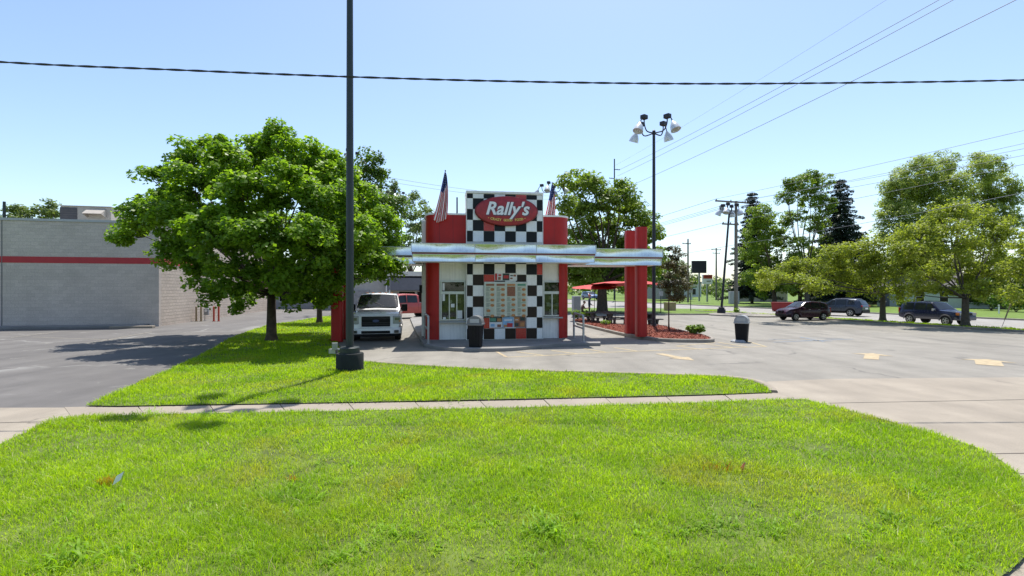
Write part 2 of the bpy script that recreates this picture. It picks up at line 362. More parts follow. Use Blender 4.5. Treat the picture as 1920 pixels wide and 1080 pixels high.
# kerb round the right end of the strip lawn
sweep_kerb('lawn_kerb', smooth([G(*p) for p in [(690, 681), (800, 689), (930, 696), (1100, 701), (1300, 707), (1372, 711), (1414, 717), (1440, 727), (1450, 738)]], 5), .17, -.01, .075, conc_walk)
# pavement slabs
walk = tag(MB().add([(*G(120, 766).xy, .006), (*G(120, 790).xy, .006), (*G(1500, 757).xy, .006), (*G(1465, 739).xy, .006)], [(0, 1, 2, 3)]).build('pavement', dirt), kind='structure')
UA, UB, LA, LB = G(120, 765), G(1465, 738), G(140, 792), G(1500, 764)
NS = 11
for i in range(NS):
    a, b = (i + .006) / NS, (i + .994) / NS
    q = [UA.lerp(UB, a), UA.lerp(UB, b), LA.lerp(LB, b), LA.lerp(LB, a)]
    mbs = MB().prism([p.xy for p in q][::-1], .004, .018 + random.uniform(-.003, .004)); mbs.build('slab', conc_walk, walk)

# ------------------------------------------------------------------ painted marks on the lot
def stripe(name, a, b, wd, mat, z=.0085):
    p, q = G(*a), G(*b); n = (q - p).normalized().cross(Vector((0, 0, 1))) * wd / 2
    o = sheet(name, [p + n, q + n, q - n, p - n], z, mat); return o
hatch = [((951, 670), (1040, 666)), ((1040, 666), (1137, 661)), ((1137, 661), (1284, 655.5)), ((1284, 655.5), (1437, 650)),
         ((1400, 640), (1436, 650)), ((1270, 649), (1341, 643)), ((930, 659), (950, 670)), ((969, 660), (1018, 666.4)), ((1034, 657.5), (1085, 664)), ((1094, 654), (1135, 660.5)),
         ((1151, 652), (1197, 659)), ((1267, 649), (1316, 655.6)), ((1318, 644.5), (1373, 652)), ((1346, 642), (1400, 650.5))]
for i, (a, b) in enumerate(hatch): stripe('painted_line', a, b, .10, yellow if i == 6 else paleyel, .0085 + .0004 * (i % 5))
for a, b in (((1440, 636), (1560, 640)), ((1500, 632), (1545, 641)), ((1450, 642), (1600, 636)), ((1500, 633.5), (1580, 635))): stripe('blue_line', a, b, .10, bluepaint, .0088)
for a, b in (((20, 633), (110, 622)), ((160, 645), (285, 622)), ((60, 632), (280, 640)), ((330, 640), (460, 625))): stripe('faded_line', a, b, .09, M('faded_paint', (.26, .235, .19), .9, var=.25, scale=3), .0045)
def arrow(a, b, wd, hw, hl, mat=yellow):
    p, q = G(*a), G(*b); d = (q - p).normalized(); n = d.cross(Vector((0, 0, 1))); k = q - d * hl
    return sheet('painted_arrow', [p + n * wd, k + n * wd, k + n * hw, q, k - n * hw, k - n * wd, p - n * wd], .0112, mat)
arrow((1236, 663.5), (1302, 676.5), .16, .38, .75)
arrow((1633, 674), (1636, 662.8), .20, .58, .55)
arrow((1856, 685.5), (1850, 674), .30, .66, .55)

# ------------------------------------------------------------------ walkway round the restaurant and the mulch bed
wk = smooth([G(*p, .0) for p in [(769, 600), (778, 622), (791, 645), (800, 652), (850, 659), (940, 659.5), (1000, 655), (1050, 650), (1126, 649)]], 4) + [G(1126, 646), G(1100, 636), G(1085, 618), G(1078, 606), G(1074, 592), G(790, 590)]
mbw = MB().prism([p.xy for p in wk], 0., .13); o = mbw.build('walkway', walk_grey, bevel=.02); tag(o, kind='structure')
bm = bmesh.new(); bm.from_mesh(o.data); bmesh.ops.recalc_face_normals(bm, faces=bm.faces); bm.to_mesh(o.data); bm.free()
bed_px = [(1076, 606), (1120, 618), (1175, 631), (1213, 637), (1246, 641), (1311, 642.5), (1336, 641), (1322, 634), (1284, 626), (1257, 619), (1227, 613), (1180, 614.5), (1150, 611), (1112, 604), (1086, 600)]
bed = smooth([G(*p) for p in bed_px], 4, True)
sweep_kerb('bed_kerb', bed + [bed[0]], .16, -.01, .15, kerb_mat)
cen = sum(bed, Vector()) / len(bed)
mbm = MB(); ring = [cen.lerp(p, .985) for p in bed]; ring2 = [cen.lerp(p, .6) for p in bed]; n = len(bed)
mbm.add([(p.x, p.y, .10) for p in ring] + [(p.x, p.y, .14) for p in ring2] + [(cen.x, cen.y, .15)], [(i, (i + 1) % n, n + (i + 1) % n, n + i) for i in range(n)] + [(n + i, n + (i + 1) % n, 2 * n) for i in range(n)])
tag(mbm.build('mulch_bed', mulch_mat, smooth=True), kind='structure')
rng = np.random.default_rng(5)
bx = np.array([p.x for p in bed]); by = np.array([p.y for p in bed])
xs = rng.uniform(bx.min(), bx.max(), 26000); ys = rng.uniform(by.min(), by.max(), 26000); ok = inpoly(xs, ys, ring); xs, ys = xs[ok], ys[ok]
k = len(xs); a = rng.uniform(0, 6.28, k); l = rng.uniform(.015, .05, k); wd = rng.uniform(.008, .02, k); z = .11 + rng.uniform(0, .04, k) + .03 * np.exp(-((xs - cen.x) ** 2 + (ys - cen.y) ** 2) / 20)
tz = rng.uniform(-.02, .03, k)
V = np.stack([np.stack([xs - np.cos(a) * l - np.sin(a) * wd, ys - np.sin(a) * l + np.cos(a) * wd, z - tz], 1), np.stack([xs + np.cos(a) * l - np.sin(a) * wd, ys + np.sin(a) * l + np.cos(a) * wd, z + tz], 1),
              np.stack([xs + np.cos(a) * l + np.sin(a) * wd, ys + np.sin(a) * l - np.cos(a) * wd, z + tz], 1), np.stack([xs - np.cos(a) * l + np.sin(a) * wd, ys - np.sin(a) * l - np.cos(a) * wd, z - tz + .012], 1)], 1)
tag(quads_mesh('mulch_chips', V, 4, mulch_mat), 'red brown shredded mulch chips in the kerbed planting bed', 'mulch', kind='stuff')
# ------------------------------------------------------------------ grass blades
def blades(name, label, poly, dens, h, wdt, seed, mat=grass_mat, z0=.035, exclude=None, lean=.55, cover=1.):
    rng = np.random.default_rng(seed); X = np.array([p[0] for p in poly]); Y = np.array([p[1] for p in poly]); out = []
    knots = [((a_ + c_) / 2, dn, hs[1]) for (a_, c_), dn, hs in dens]; y0_, y1_ = dens[0][0][0], dens[-1][0][1]; fine = []
    yy = y0_
    while yy < y1_:                             # the sward thins out and coarsens steadily with distance
        st_ = max(.2, yy * .035); ym = yy + st_ / 2
        fine.append(((yy, yy + st_), float(np.interp(ym, [k[0] for k in knots], [k[1] for k in knots])), (dens[0][2][0], float(np.interp(ym, [k[0] for k in knots], [k[2] for k in knots]))))); yy += st_
    for (ya, yb), dn, hs in fine:
        ya2, yb2 = max(ya, Y.min()), min(yb, Y.max())
        if yb2 <= ya2: continue
        xa, xb = X.min(), X.max(); xa = max(xa, -1.12 * yb2 - .5); xb = min(xb, 1.12 * yb2 + .5)
        if xb <= xa: continue
        n = int((xb - xa) * (yb2 - ya2) * dn); x = rng.uniform(xa, xb, n); y = rng.uniform(ya2, yb2, n); ok = inpoly(x, y, poly)
        pt = np.sin(x * 1.3 + 2 * np.sin(y * .9)) * np.cos(y * 1.7 + 1.5 * np.sin(x * .6)) + .6 * np.sin(x * 4.1 + y * 2.3) * np.cos(y * 5.3 - x * 1.9)   # thick and thin patches
        ok &= rng.uniform(0, 1, n) < np.clip(.78 + .28 * pt, .35, 1)
        x, y, pt = x[ok], y[ok], pt[ok]; n = len(x)
        hh = h * hs[0] * rng.uniform(.5, 1.25, n) * np.clip(1 + .22 * pt, .6, 1.5); ww = wdt * hs[1] * rng.uniform(.7, 1.3, n)
        out.append((x, y, hh, ww))
    x, y, hh, ww = (np.concatenate([o[i] for o in out]) for i in range(4)); n = len(x)
    a = rng.uniform(0, 2 * np.pi, n); fa = a + rng.uniform(-.9, .9, n) + np.pi / 2; ln = hh * lean * rng.uniform(.15, 1.7, n)
    dx, dy = np.cos(a), np.sin(a); lx, ly = np.cos(fa), np.sin(fa); z = np.full(n, z0)
    def pt3(t, wf, zf, lf): return np.stack([x + dx * ww * wf + lx * ln * lf, y + dy * ww * wf + ly * ln * lf, z + hh * zf], 1)
    V = np.stack([pt3(0, -.5, -.1, 0), pt3(0, .5, -.1, 0), pt3(.55, .42, .6, .32), pt3(.55, -.42, .6, .32), pt3(1, 0, .92, 1.)], 1)
    o = quads_mesh(name, V, 5, mat, None, [[0, 1, 2, 3], [3, 2, 4]])
    return tag(o, label, 'grass', kind='stuff')
blades('lawn_grass', 'bright green front lawn grass between the street and the pavement', front_lawn,
       [((3.0, 4.8), 5200, (1., .8)), ((4.8, 6.2), 3800, (1., 1.)), ((6.2, 8.2), 2500, (1., 1.3)), ((8.2, 12.5), 1700, (1., 1.6))], .068, .0058, 11, lean=.9)
blades('strip_grass', 'sunlit grass strip behind the pavement reaching back past the maple', strip_lawn,
       [((9, 12), 1500, (1., 1.)), ((12, 16), 900, (1., 1.4)), ((16, 24), 480, (1., 2.)), ((24, 45), 180, (1.1, 3.))], .075, .0105, 12, lean=.8)
blades('verge_grass', 'thin grass on the verge under the row of kerb trees', [RD(33.2, -10), RD(33.2, 44), RD(34.9, 44), RD(34.9, -10)], [((15, 60), 160, (1., 1.))], .11, .03, 13)
# broad weeds in the lawn
def weeds(name, label, spots, mat, seed):
    rng = np.random.default_rng(seed); Vs = []
    for (x, y, n, l, wd, rad) in spots:
        for _ in range(n):
            bx_, by_ = x + rng.normal(0, rad), y + rng.normal(0, rad * .8); a = rng.uniform(0, 6.28); L = l * rng.uniform(.6, 1.2); W = wd * rng.uniform(.7, 1.2); up = rng.uniform(.25, 1.05)
            d = np.array([np.cos(a), np.sin(a), 0]); s = np.array([-np.sin(a), np.cos(a), 0]); b0 = np.array([bx_, by_, .04])
            m1 = b0 + d * L * .35 * np.cos(up) + np.array([0, 0, L * .5 * np.sin(up)]); m2 = b0 + d * L * .75 * np.cos(up) + np.array([0, 0, L * .72 * np.sin(up)]); tp = b0 + d * L * 1.1 * np.cos(up * .8) + np.array([0, 0, L * .62 * np.sin(up)])
            Vs.append([b0 - s * W * .25, b0 + s * W * .25, m1 + s * W * .5, m1 - s * W * .5, m2 + s * W * .42, m2 - s * W * .42, tp])
    o = quads_mesh(name, np.array(Vs), 7, mat, None, [[0, 1, 2, 3], [3, 2, 4, 5], [5, 4, 6]]); return tag(o, label, 'weeds', kind='stuff')
random.seed(8); sp = []
for px, py, n, l, wd, rad in [(1030, 1010, 70, .2, .017, .09), (130, 1068, 60, .17, .022, .12), (1010, 880, 60, .1, .02, .3), (1000, 935, 70, .09, .022, .28), (1110, 940, 30, .09, .02, .15), (760, 830, 40, .12, .014, .1), (380, 788, 60, .16, .012, .14),
                              (280, 779, 40, .14, .012, .12), (1720, 928, 30, .14, .013, .07), (1680, 985, 36, .15, .016, .07), (730, 1010, 50, .13, .013, .1), (830, 880, 40, .1, .018, .16), (560, 940, 40, .12, .013, .13), (480, 748, 60, .13, .014, .1), (1010, 745, 50, .12, .015, .12), (640, 753, 50, .1, .014, .3), (860, 752, 60, .1, .014, .35)]:
    g = G(px, py); sp.append((g.x, g.y, n, l, wd, rad))
for _ in range(190):
    px, py = random.uniform(20, 1840), 770 + 310 * random.random() ** .8
    g = G(px, py)
    if inpoly(np.array([g.x]), np.array([g.y]), front_lawn)[0]: sp.append((g.x, g.y, random.randint(5, 14), random.uniform(.07, .13), random.uniform(.010, .02), .05))
weeds('lawn_weeds', 'broad leaved weeds and coarse tufts scattered through the lawns', sp, leafmat('weed_leaves', (.19, .36, .008), (.30, .50, .016), .5, gloss=.55), 9)

# ------------------------------------------------------------------ trees
def leaf_cloud(cl, size, rng, up=.7, aspect=.55):
    """cl: list of (centre, (rx,ry,rz), n, outward)"""
    Vs = []
    for c, r, n, outw in cl:
        u = rng.normal(0, 1, (n, 3)); u /= np.linalg.norm(u, axis=1)[:, None]; rad = rng.uniform(.25, 1., n)[:, None] ** .5
        p = np.array(c) + u * rad * np.array(r)
        nn = rng.normal(0, .55, (n, 3)) + np.array([0, 0, up]) + np.array(outw) * .35 + u * .35; nn /= np.linalg.norm(nn, axis=1)[:, None]
        t = rng.normal(0, 1, (n, 3)); t -= nn * (t * nn).sum(1)[:, None]; t /= np.linalg.norm(t, axis=1)[:, None]; b = np.cross(nn, t)
        s = (size * rng.uniform(.6, 1.3, n))[:, None]
        Vs.append(np.stack([p - t * s * .5, p + b * s * aspect * .5 - nn * s * .12, p + t * s * .55 - nn * s * .1, p - b * s * aspect * .5 - nn * s * .12], 1))
    return np.concatenate(Vs)
def limb(mb, a, b, r0, r1, rnd, bend=.12, n=5, sides=6):
    a, b = Vector(a), Vector(b); L = (b - a).length; pts = []; off = Vector((rnd.uniform(-1, 1), rnd.uniform(-1, 1), rnd.uniform(-.3, .6))) * L * bend
    for i in range(n + 1):
        t = i / n; pts.append(a.lerp(b, t) + off * math.sin(math.pi * t))
    mb.tube(pts, [r0 + (r1 - r0) * i / n for i in range(n + 1)], sides, cap=False); return pts
def tree(name, label, basep, lobes, trunk_r, fork_z, mat, leaf=.16, dens=26, cr=.5, nl=48, flat=.6, seed=1, bk=bark, group='trees', up=.7, lean=(0, 0), twigs=3, aspect=.6, shell=(.45, 1.)):
    """lobes: (dx, dy, z, r, squash) relative to the base point; leaf clumps sit on and in every lobe"""
    rnd = random.Random(seed); rng = np.random.default_rng(seed)
    root = thing(name, label, 'tree', basep, 0, group)
    mb = MB(); top = Vector((lean[0], lean[1], fork_z))
    fl = [Vector((0, 0, -.1)), Vector((lean[0] * .1, lean[1] * .1, .25)), Vector((lean[0] * .4, lean[1] * .4, fork_z * .5)), top]
    mb.tube(fl, [trunk_r * 1.6, trunk_r * 1.08, trunk_r * .92, trunk_r * .8], 10)
    cl = []
    for (dx, dy, z, r, sq) in lobes:
        c = Vector((dx, dy, z)); j = top + (c - top) * .04 + Vector((0, 0, rnd.uniform(-.25, .1) * min(1, fork_z * .3)))
        pts = limb(mb, j, c, trunk_r * (.20 + .14 * min(1, r / 2.2)), trunk_r * .06, rnd, .1)
        n = max(4, int(dens * r * r))
        for i in range(n):
            u = Vector((rnd.gauss(0, 1), rnd.gauss(0, 1), rnd.gauss(.25, 1))).normalized(); rr = rnd.uniform(*shell)
            p = c + Vector((u.x * r * rr, u.y * r * rr, u.z * r * rr * sq))
            s = cr * rnd.uniform(.6, 1.25)
            cl.append(((p.x, p.y, p.z), (s, s, s * flat), int(nl * rnd.uniform(.6, 1.3)), (u.x, u.y, u.z)))
            if i < twigs: limb(mb, c.lerp(pts[-2], .5), p, trunk_r * .12, trunk_r * .03, rnd, .08, 3, 4)
    mb.build('trunk', bk, root, smooth=True)
    quads_mesh('crown', leaf_cloud(cl, leaf, rng, up, aspect), 4, mat, root)
    return root
def lobes_px(base, Y, circ, depth=.9, seed=0, back=True):
    """crown circles read off the photo (pixel centre, pixel radius), each a round lobe at its own distance"""
    rnd = random.Random(seed); out = []
    for c in circ:
        px, py, r = c[:3]; dy = c[3] if len(c) > 3 else rnd.uniform(-1, 1) * depth
        Yc = Y + dy; p = P(px, py, Yc); out.append((p.x - base.x, p.y - base.y, p.z - base.z, r / FPX * Yc, rnd.uniform(.75, .95)))
    return out
def ground_at(px, py, z=0.): return G(px, py, z)
# a little survey paint sprayed on the grass
opaint = leafmat('orange_paint', (.55, .22, .02), (.6, .3, .03), .3)
for i, (px, py, rx, n_) in enumerate(((203, 916, .13, 120), (1352, 889, .22, 130), (548, 908, .07, 50))):
    g = G(px, py); cir = [(g.x + rx * math.cos(a), g.y + rx * .5 * math.sin(a)) for a in [k * .628 for k in range(10)]]
    o = blades('painted_grass', ['orange sprayed grass patch beside the white marker flag', 'orange sprayed grass patch beside the pink marker flag', 'tiny orange sprayed grass spot in the left half of the lawn'][i], cir, [((0, 20), n_ / (rx * rx * 2) , (1., 1.))], .085, .006, 30 + i, opaint)
# straw coloured dead blades
straw = leafmat('straw_blades', (.42, .36, .14), (.55, .50, .26), .3)
blades('dry_grass', 'pale dry blades mixed through the front lawn', front_lawn, [((3.0, 6.2), 190, (1., .8)), ((6.2, 12.5), 75, (1., 1.4))], .07, .0055, 44, straw, lean=1.2)
# the big maple on the strip
b = G(509, 641); b.z = .04
circ = [(520, 262, 34, 0), (560, 285, 40, -.8), (480, 290, 42, 1), (410, 275, 34, .5), (350, 290, 36, 1.2), (430, 315, 46, -1.5), (600, 310, 44, 1), (640, 335, 46, -.5), (300, 345, 40, .2), (360, 350, 50, -2), (450, 370, 58, -3.2), (540, 355, 60, -3.), (620, 385, 56, -2.6),
        (680, 370, 38, .8), (265, 405, 38, 0), (240, 430, 30, .6), (320, 420, 54, -2.4), (400, 440, 58, -3.8), (490, 450, 60, -4.4), (580, 455, 60, -4.), (660, 440, 54, -2.8), (715, 415, 36, .2), (730, 455, 30, .4), (330, 475, 36, -1.6), (380, 505, 44, -2.2), (450, 520, 46, -3.), (540, 520, 50, -3.2), (620, 510, 50, -2.6),
        (690, 490, 42, -1.2), (720, 508, 28, -.4), (400, 550, 26, -1), (450, 570, 22, -1.4), (560, 562, 26, -1.2), (610, 555, 28, -.8), (440, 340, 60, 3), (540, 330, 60, 3.4), (620, 400, 56, 3.4), (400, 430, 60, 4), (500, 430, 60, 4.6), (600, 470, 56, 4), (680, 440, 44, 3), (330, 400, 44, 2.6), (500, 520, 44, 2.5), (740, 500, 20, -.6)]
tree('maple_tree', 'large spreading green maple standing on the grass strip left of the dark lamp post', b, lobes_px(b, b.y, circ, 1., 2), .20, 2.1, leaf_maple, leaf=.165, dens=27, cr=.42, nl=96, flat=.7, seed=21, group='trees on the restaurant side', up=.9, twigs=4, aspect=.75)
b = G(599, 606); b.z = .04
circ = [(600, 480, 40), (640, 440, 44), (690, 400, 44, 1), (700, 340, 34, 1.5), (735, 390, 34, 1), (660, 500, 40), (730, 450, 40), (690, 300, 24, 1), (610, 530, 34), (570, 520, 34), (650, 350, 44), (640, 560, 22)]
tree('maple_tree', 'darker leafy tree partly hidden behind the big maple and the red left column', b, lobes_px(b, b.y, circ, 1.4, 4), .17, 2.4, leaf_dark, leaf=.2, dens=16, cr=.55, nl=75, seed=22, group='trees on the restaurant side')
# loose trees far behind the left drive lane
b = G(770, 572); b.z = 0
circ = [(745, 350, 16), (775, 375, 24), (760, 420, 34), (800, 400, 22), (820, 420, 20), (730, 370, 20), (790, 440, 36), (745, 460, 30), (780, 480, 30)]
tree('ash_tree', 'loose pale green tree rising behind the left flag of the restaurant', b, lobes_px(b, b.y, circ, 2.5, 5), .3, 4.5, leaf_far, leaf=.34, dens=4, cr=.8, nl=70, seed=23, group='trees on the restaurant side', twigs=2)
# trees behind the restaurant on the right
b = G(1129, 586); b.z = 0
circ = [(1080, 345, 26), (1110, 350, 30), (1065, 380, 22), (1090, 400, 36), (1140, 385, 34), (1170, 365, 26), (1180, 400, 34), (1210, 415, 26), (1225, 440, 20), (1130, 440, 44), (1080, 450, 38), (1190, 455, 38), (1100, 490, 40), (1160, 495, 42), (1210, 490, 28), (1075, 500, 32), (1130, 520, 30), (1055, 340, 12), (1160, 345, 14), (1090, 522, 24), (1168, 524, 26), (1212, 515, 26), (1192, 530, 16), (1074, 515, 22), (1236, 480, 20), (1230, 508, 16), (1110, 512, 26)]
tree('oak_tree', 'broad dark green tree behind the restaurant beside the red umbrellas', b, lobes_px(b, b.y, circ, 2.8, 6), .52, 2.9, leaf_mid, leaf=.3, dens=8, cr=.85, nl=90, seed=24, bk=bark, group='trees on the restaurant side', twigs=2)
b = G(1185, 573); b.z = 0
circ = [(1165, 520, 22), (1190, 505, 26), (1220, 500, 22), (1235, 520, 16), (1200, 480, 24)]
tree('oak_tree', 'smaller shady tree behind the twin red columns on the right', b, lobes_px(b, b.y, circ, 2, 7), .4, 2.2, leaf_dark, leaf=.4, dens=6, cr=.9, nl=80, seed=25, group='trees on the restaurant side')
b = G(1254, 622); b.z = .18
circ = [(1262, 470, 14), (1270, 492, 20), (1252, 500, 16), (1284, 508, 16), (1262, 525, 22), (1245, 535, 16), (1282, 535, 18), (1262, 552, 16), (1275, 560, 12)]
tree('sapling', 'thin young tree with bronze leaves in the mulch bed', b, lobes_px(b, b.y, circ, .5, 8), .035, 1.9, leaf_brown, leaf=.1, dens=46, cr=.26, nl=70, seed=26, group='trees on the restaurant side', twigs=4)
# kerb trees along the road
KG = 'trees along the verge'
b = G(1655, 603); b.z = .03
circ = [(1560, 480, 30), (1620, 470, 34), (1680, 470, 36), (1730, 480, 34), (1510, 500, 26), (1450, 520, 26), (1480, 515, 28), (1570, 510, 34), (1630, 510, 38), (1690, 515, 36), (1740, 520, 30), (1440, 535, 16), (1510, 530, 24), (1600, 535, 26), (1690, 545, 24), (1540, 540, 22), (1640, 540, 20)]
tree('locust_tree', 'low spreading light green tree on the verge between the grey and the navy vehicles', b, lobes_px(b, b.y, circ, 2.2, 9), .19, 1.9, leaf_locust, leaf=.16, dens=21, cr=.52, nl=74, flat=.55, seed=27, bk=bark_grey, group=KG, twigs=5)
b = G(1810, 613); b.z = .03
circ = [(1800, 400, 30), (1760, 410, 30), (1840, 415, 34), (1720, 440, 36), (1870, 440, 30), (1790, 450, 44), (1845, 470, 40), (1740, 480, 40), (1700, 470, 30), (1800, 505, 44), (1860, 510, 34), (1740, 520, 34), (1690, 510, 26), (1770, 545, 24), (1840, 545, 26), (1885, 490, 20), (1720, 550, 16)]
tree('locust_tree', 'tall rounded light green tree on the verge in front of the navy vehicle', b, lobes_px(b, b.y, circ, 2.2, 10), .20, 1.7, leaf_locust, leaf=.16, dens=21, cr=.52, nl=74, flat=.55, seed=28, bk=bark_grey, group=KG, twigs=5)
b = G(1985, 620); b.z = .03
circ = [(1930, 470, 34), (1970, 450, 50), (1910, 510, 28), (1900, 545, 22), (1950, 520, 44), (2020, 480, 50), (2010, 530, 40), (1925, 560, 22)]
tree('locust_tree', 'light green tree cut by the right edge of the picture', b, lobes_px(b, b.y, circ, 1.8, 11), .19, 1.8, leaf_locust, leaf=.15, dens=18, cr=.5, nl=80, flat=.55, seed=29, bk=bark_grey, group=KG)
FG = 'trees across the road'
def far_tree(name, label, px, py, circ, mat, seed, **k):
    b = G(px, py, ZR); b.z = ZR; kw = dict(leaf=.34, dens=5, cr=.85, nl=80, twigs=2, group=FG); kw.update(k)
    tr = kw.pop('tr', .35); fz = kw.pop('fz', 4.); dp = kw.pop('dp', 2.4)
    return tree(name, label, b, lobes_px(b, b.y, circ, dp, seed), tr, fz, mat, seed=seed, **kw)
far_tree('poplar_tree', 'tall airy green tree with upright limbs left of the dark spruce', 1513, 575, [(1500, 345, 26), (1540, 340, 22), (1475, 370, 18), (1520, 375, 28), (1550, 385, 20), (1485, 410, 20), (1530, 420, 22), (1465, 440, 16), (1500, 455, 18), (1545, 450, 14), (1478, 345, 12), (1520, 328, 10), (1490, 480, 16), (1530, 480, 16)], leaf_mid, 31, leaf=.27, dens=12, cr=.65, nl=60, fz=5., twigs=5, bk=bark_grey)
far_tree('leafy_tree', 'mid green tree in front of the dark conifer by the timber pole', 1452, 574, [(1430, 405, 28), (1415, 440, 30), (1452, 425, 26), (1405, 470, 24), (1440, 465, 30), (1425, 500, 30), (1412, 525, 28), (1455, 500, 28), (1475, 525, 26), (1465, 455, 18), (1440, 540, 24)], leaf_mid, 32, fz=3.)
far_tree('leafy_tree', 'low bright green tree behind the maroon car', 1500, 573, [(1470, 515, 28), (1500, 500, 30), (1530, 505, 28), (1555, 520, 26), (1490, 535, 26), (1440, 530, 22), (1580, 500, 24), (1525, 480, 20)], leaf_locust, 33, fz=2.)
far_tree('willow_tree', 'huge feathery pale green tree towering behind the kerb trees on the right', 1790, 573, [(1720, 330, 40), (1760, 315, 36), (1700, 370, 42), (1740, 380, 46), (1680, 400, 32), (1680, 350, 26), (1665, 430, 24), (1668, 380, 20), (1790, 350, 34), (1850, 320, 34), (1870, 350, 34), (1830, 370, 36), (1890, 385, 26), (1720, 430, 36), (1690, 450, 26), (1860, 410, 36), (1905, 360, 12), (1790, 410, 40), (1840, 300, 18), (1900, 420, 24)], leaf_silver, 34, leaf=.28, dens=7.5, cr=.85, nl=82, flat=.8, fz=5., dp=3.2, bk=bark_grey, twigs=4)
far_tree('leafy_tree', 'dark leafy tree filling the gap below the feathery tree at the far right', 1880, 580, [(1860, 530, 30), (1890, 500, 34), (1920, 530, 34), (1830, 540, 26), (1950, 490, 40), (1900, 555, 24), (1840, 560, 18)], leaf_dark, 35, fz=1.2)
far_tree('leafy_tree', 'dark green tree beside the pale house behind the kerb trees', 1640, 572, [(1610, 520, 24), (1640, 500, 28), (1600, 545, 18), (1660, 530, 22), (1580, 535, 22), (1700, 500, 28), (1750, 510, 28), (1790, 530, 24), (1560, 550, 14)], leaf_dark, 36, fz=1.6, dp=4)
for i, (px, py, circ, lab) in enumerate([(1250, 561, [(1255, 500, 20), (1275, 510, 22), (1240, 520, 20), (1290, 530, 18), (1265, 535, 20)], 'hazy distant trees right of the bronze sapling by the far signs'), (1345, 558, [(1335, 545, 7), (1350, 541, 8), (1362, 545, 8)], 'small distant tree beside the far utility pole'),
                                 (1185, 559, [(1100, 535, 18), (1130, 520, 22), (1170, 525, 22), (1210, 530, 20), (1190, 500, 20)], 'distant tree far behind the red umbrellas')]):
    far_tree('distant_tree', lab, px, py, circ, leaf_far, 40 + i, leaf=.7, dens=1.1, cr=1.8, nl=80, dp=4, fz=2., tr=.4)
for i, (px, circ, lab) in enumerate([(35, [(35, 398, 16), (20, 402, 13), (52, 402, 10), (30, 412, 18)], 'round tree showing above the flat roof at the far left'), (90, [(90, 388, 14), (78, 398, 14), (104, 398, 13), (92, 408, 20)], 'tallest tree above the flat roof left of the rooftop unit'), (215, [(215, 405, 8), (226, 408, 7), (206, 410, 7)], 'small tree top just right of the rooftop unit')]):
    b = Vector(((px - CX) / FPX * 62, 62, 0))
    tree('roofline_tree', lab, b, lobes_px(b, 62, circ + [(px, 450, 22)], 1.5, 50 + i), .4, 6., leaf_far, leaf=.32, dens=8, cr=.7, nl=70, seed=50 + i, group='trees behind the flat roofed store', twigs=1)
# conifers
def conifer(label, px, py, top, wpx, seed, group=FG, mat=leaf_spruce):
    b = G(px, py, ZR); b.z = ZR; Hh = (HY - top) / FPX * b.y + CAMH - ZR; Rr = wpx / FPX * b.y
    rnd = random.Random(seed); rng = np.random.default_rng(seed); root = thing('spruce_tree', label, 'tree', b, 0, group); mb = MB()
    mb.tube([(0, 0, -.1), (0, 0, Hh * .5), (0, 0, Hh * .98)], [.3, .2, .03], 8); cl = []
    z = Hh * .10
    while z < Hh * .985:
        t = z / Hh; r = Rr * (1 - t) ** .7 * rnd.uniform(.75, 1.15) + .15; k = max(4, int(9 * (1 - t) + 4)); a0 = rnd.uniform(0, 6.28)
        for i in range(k):
            a = a0 + 6.283 * i / k + rnd.uniform(-.3, .3); rr = r * rnd.uniform(.65, 1.1); d = Vector((math.cos(a), math.sin(a), 0)); e = d * rr + Vector((0, 0, z - rr * .22))
            mb.tube([(0, 0, z), d * rr * .6 + Vector((0, 0, z - rr * .1)), e], [.05, .03, .01], 4, cap=False)
            m = max(2, int(rr / .55))
            for q in range(1, m + 1):
                f = q / m; p = d * rr * f + Vector((0, 0, z - rr * .2 * f - .12)); s = .62 * (1.15 - .4 * f)
                cl.append((tuple(p), (s, s, s * .55), 52, (d.x * .6, d.y * .6, .2)))
        z += Hh * .032
    mb.build('trunk', bark, root, smooth=True); quads_mesh('crown', leaf_cloud(cl, .34, rng, .4, .4), 4, mat, root); return root
conifer('tall dark spruce with drooping branches beside the airy green tree', 1575, 574, 330, 78, 61)
conifer('dark conifer behind the timber utility pole', 1410, 569.5, 355, 52, 62)
conifer('small dark conifer half hidden in the feathery tree on the right', 1755, 570, 350, 30, 63)
# shrubs
def shrub(name, label, loc, rx, rz, mat, leaf, n, seed, group=None, cat='shrub', rays=False):
    rng = np.random.default_rng(seed); root = thing(name, label, cat, loc, 0, group); rnd = random.Random(seed); mb = MB(); cl = []
    for i in range(9):
        a = rnd.uniform(0, 6.28); q = rnd.uniform(.1, .75); p = Vector((math.cos(a) * rx * q, math.sin(a) * rx * q, rz * rnd.uniform(.45, .85)))
        mb.tube([(0, 0, -.04), p * .5 + Vector((0, 0, .02)), p], [.02, .014, .006], 5); cl.append((tuple(p), (rx * .42, rx * .42, rz * .36), n // 9, (p.x / rx, p.y / rx, .5)))
    mb.build('stem', bark, root); quads_mesh('foliage', leaf_cloud(cl, leaf, rng, .8, .62), 4, mat, root); return root
shrub('hosta_plant', 'lime green hosta at the pointed end of the mulch bed', G(1303, 632).xy.to_3d() + Vector((0, 0, .14)), .42, .40, leaf_bright, .17, 420, 71, 'plants in the mulch bed', 'plant')
shrub('hosta_plant', 'rounded lime green plant between the hoop rail and the picnic tables', G(1105, 604).xy.to_3d() + Vector((0, 0, .14)), .55, .62, leaf_bright, .15, 520, 72, 'plants in the mulch bed', 'plant')
shrub('hosta_plant', 'lime green plant right beside the restaurant corner behind the hoop rail', G(1083, 602).xy.to_3d() + Vector((0, 0, .14)), .45, .6, leaf_bright, .15, 400, 73, 'plants in the mulch bed', 'plant')
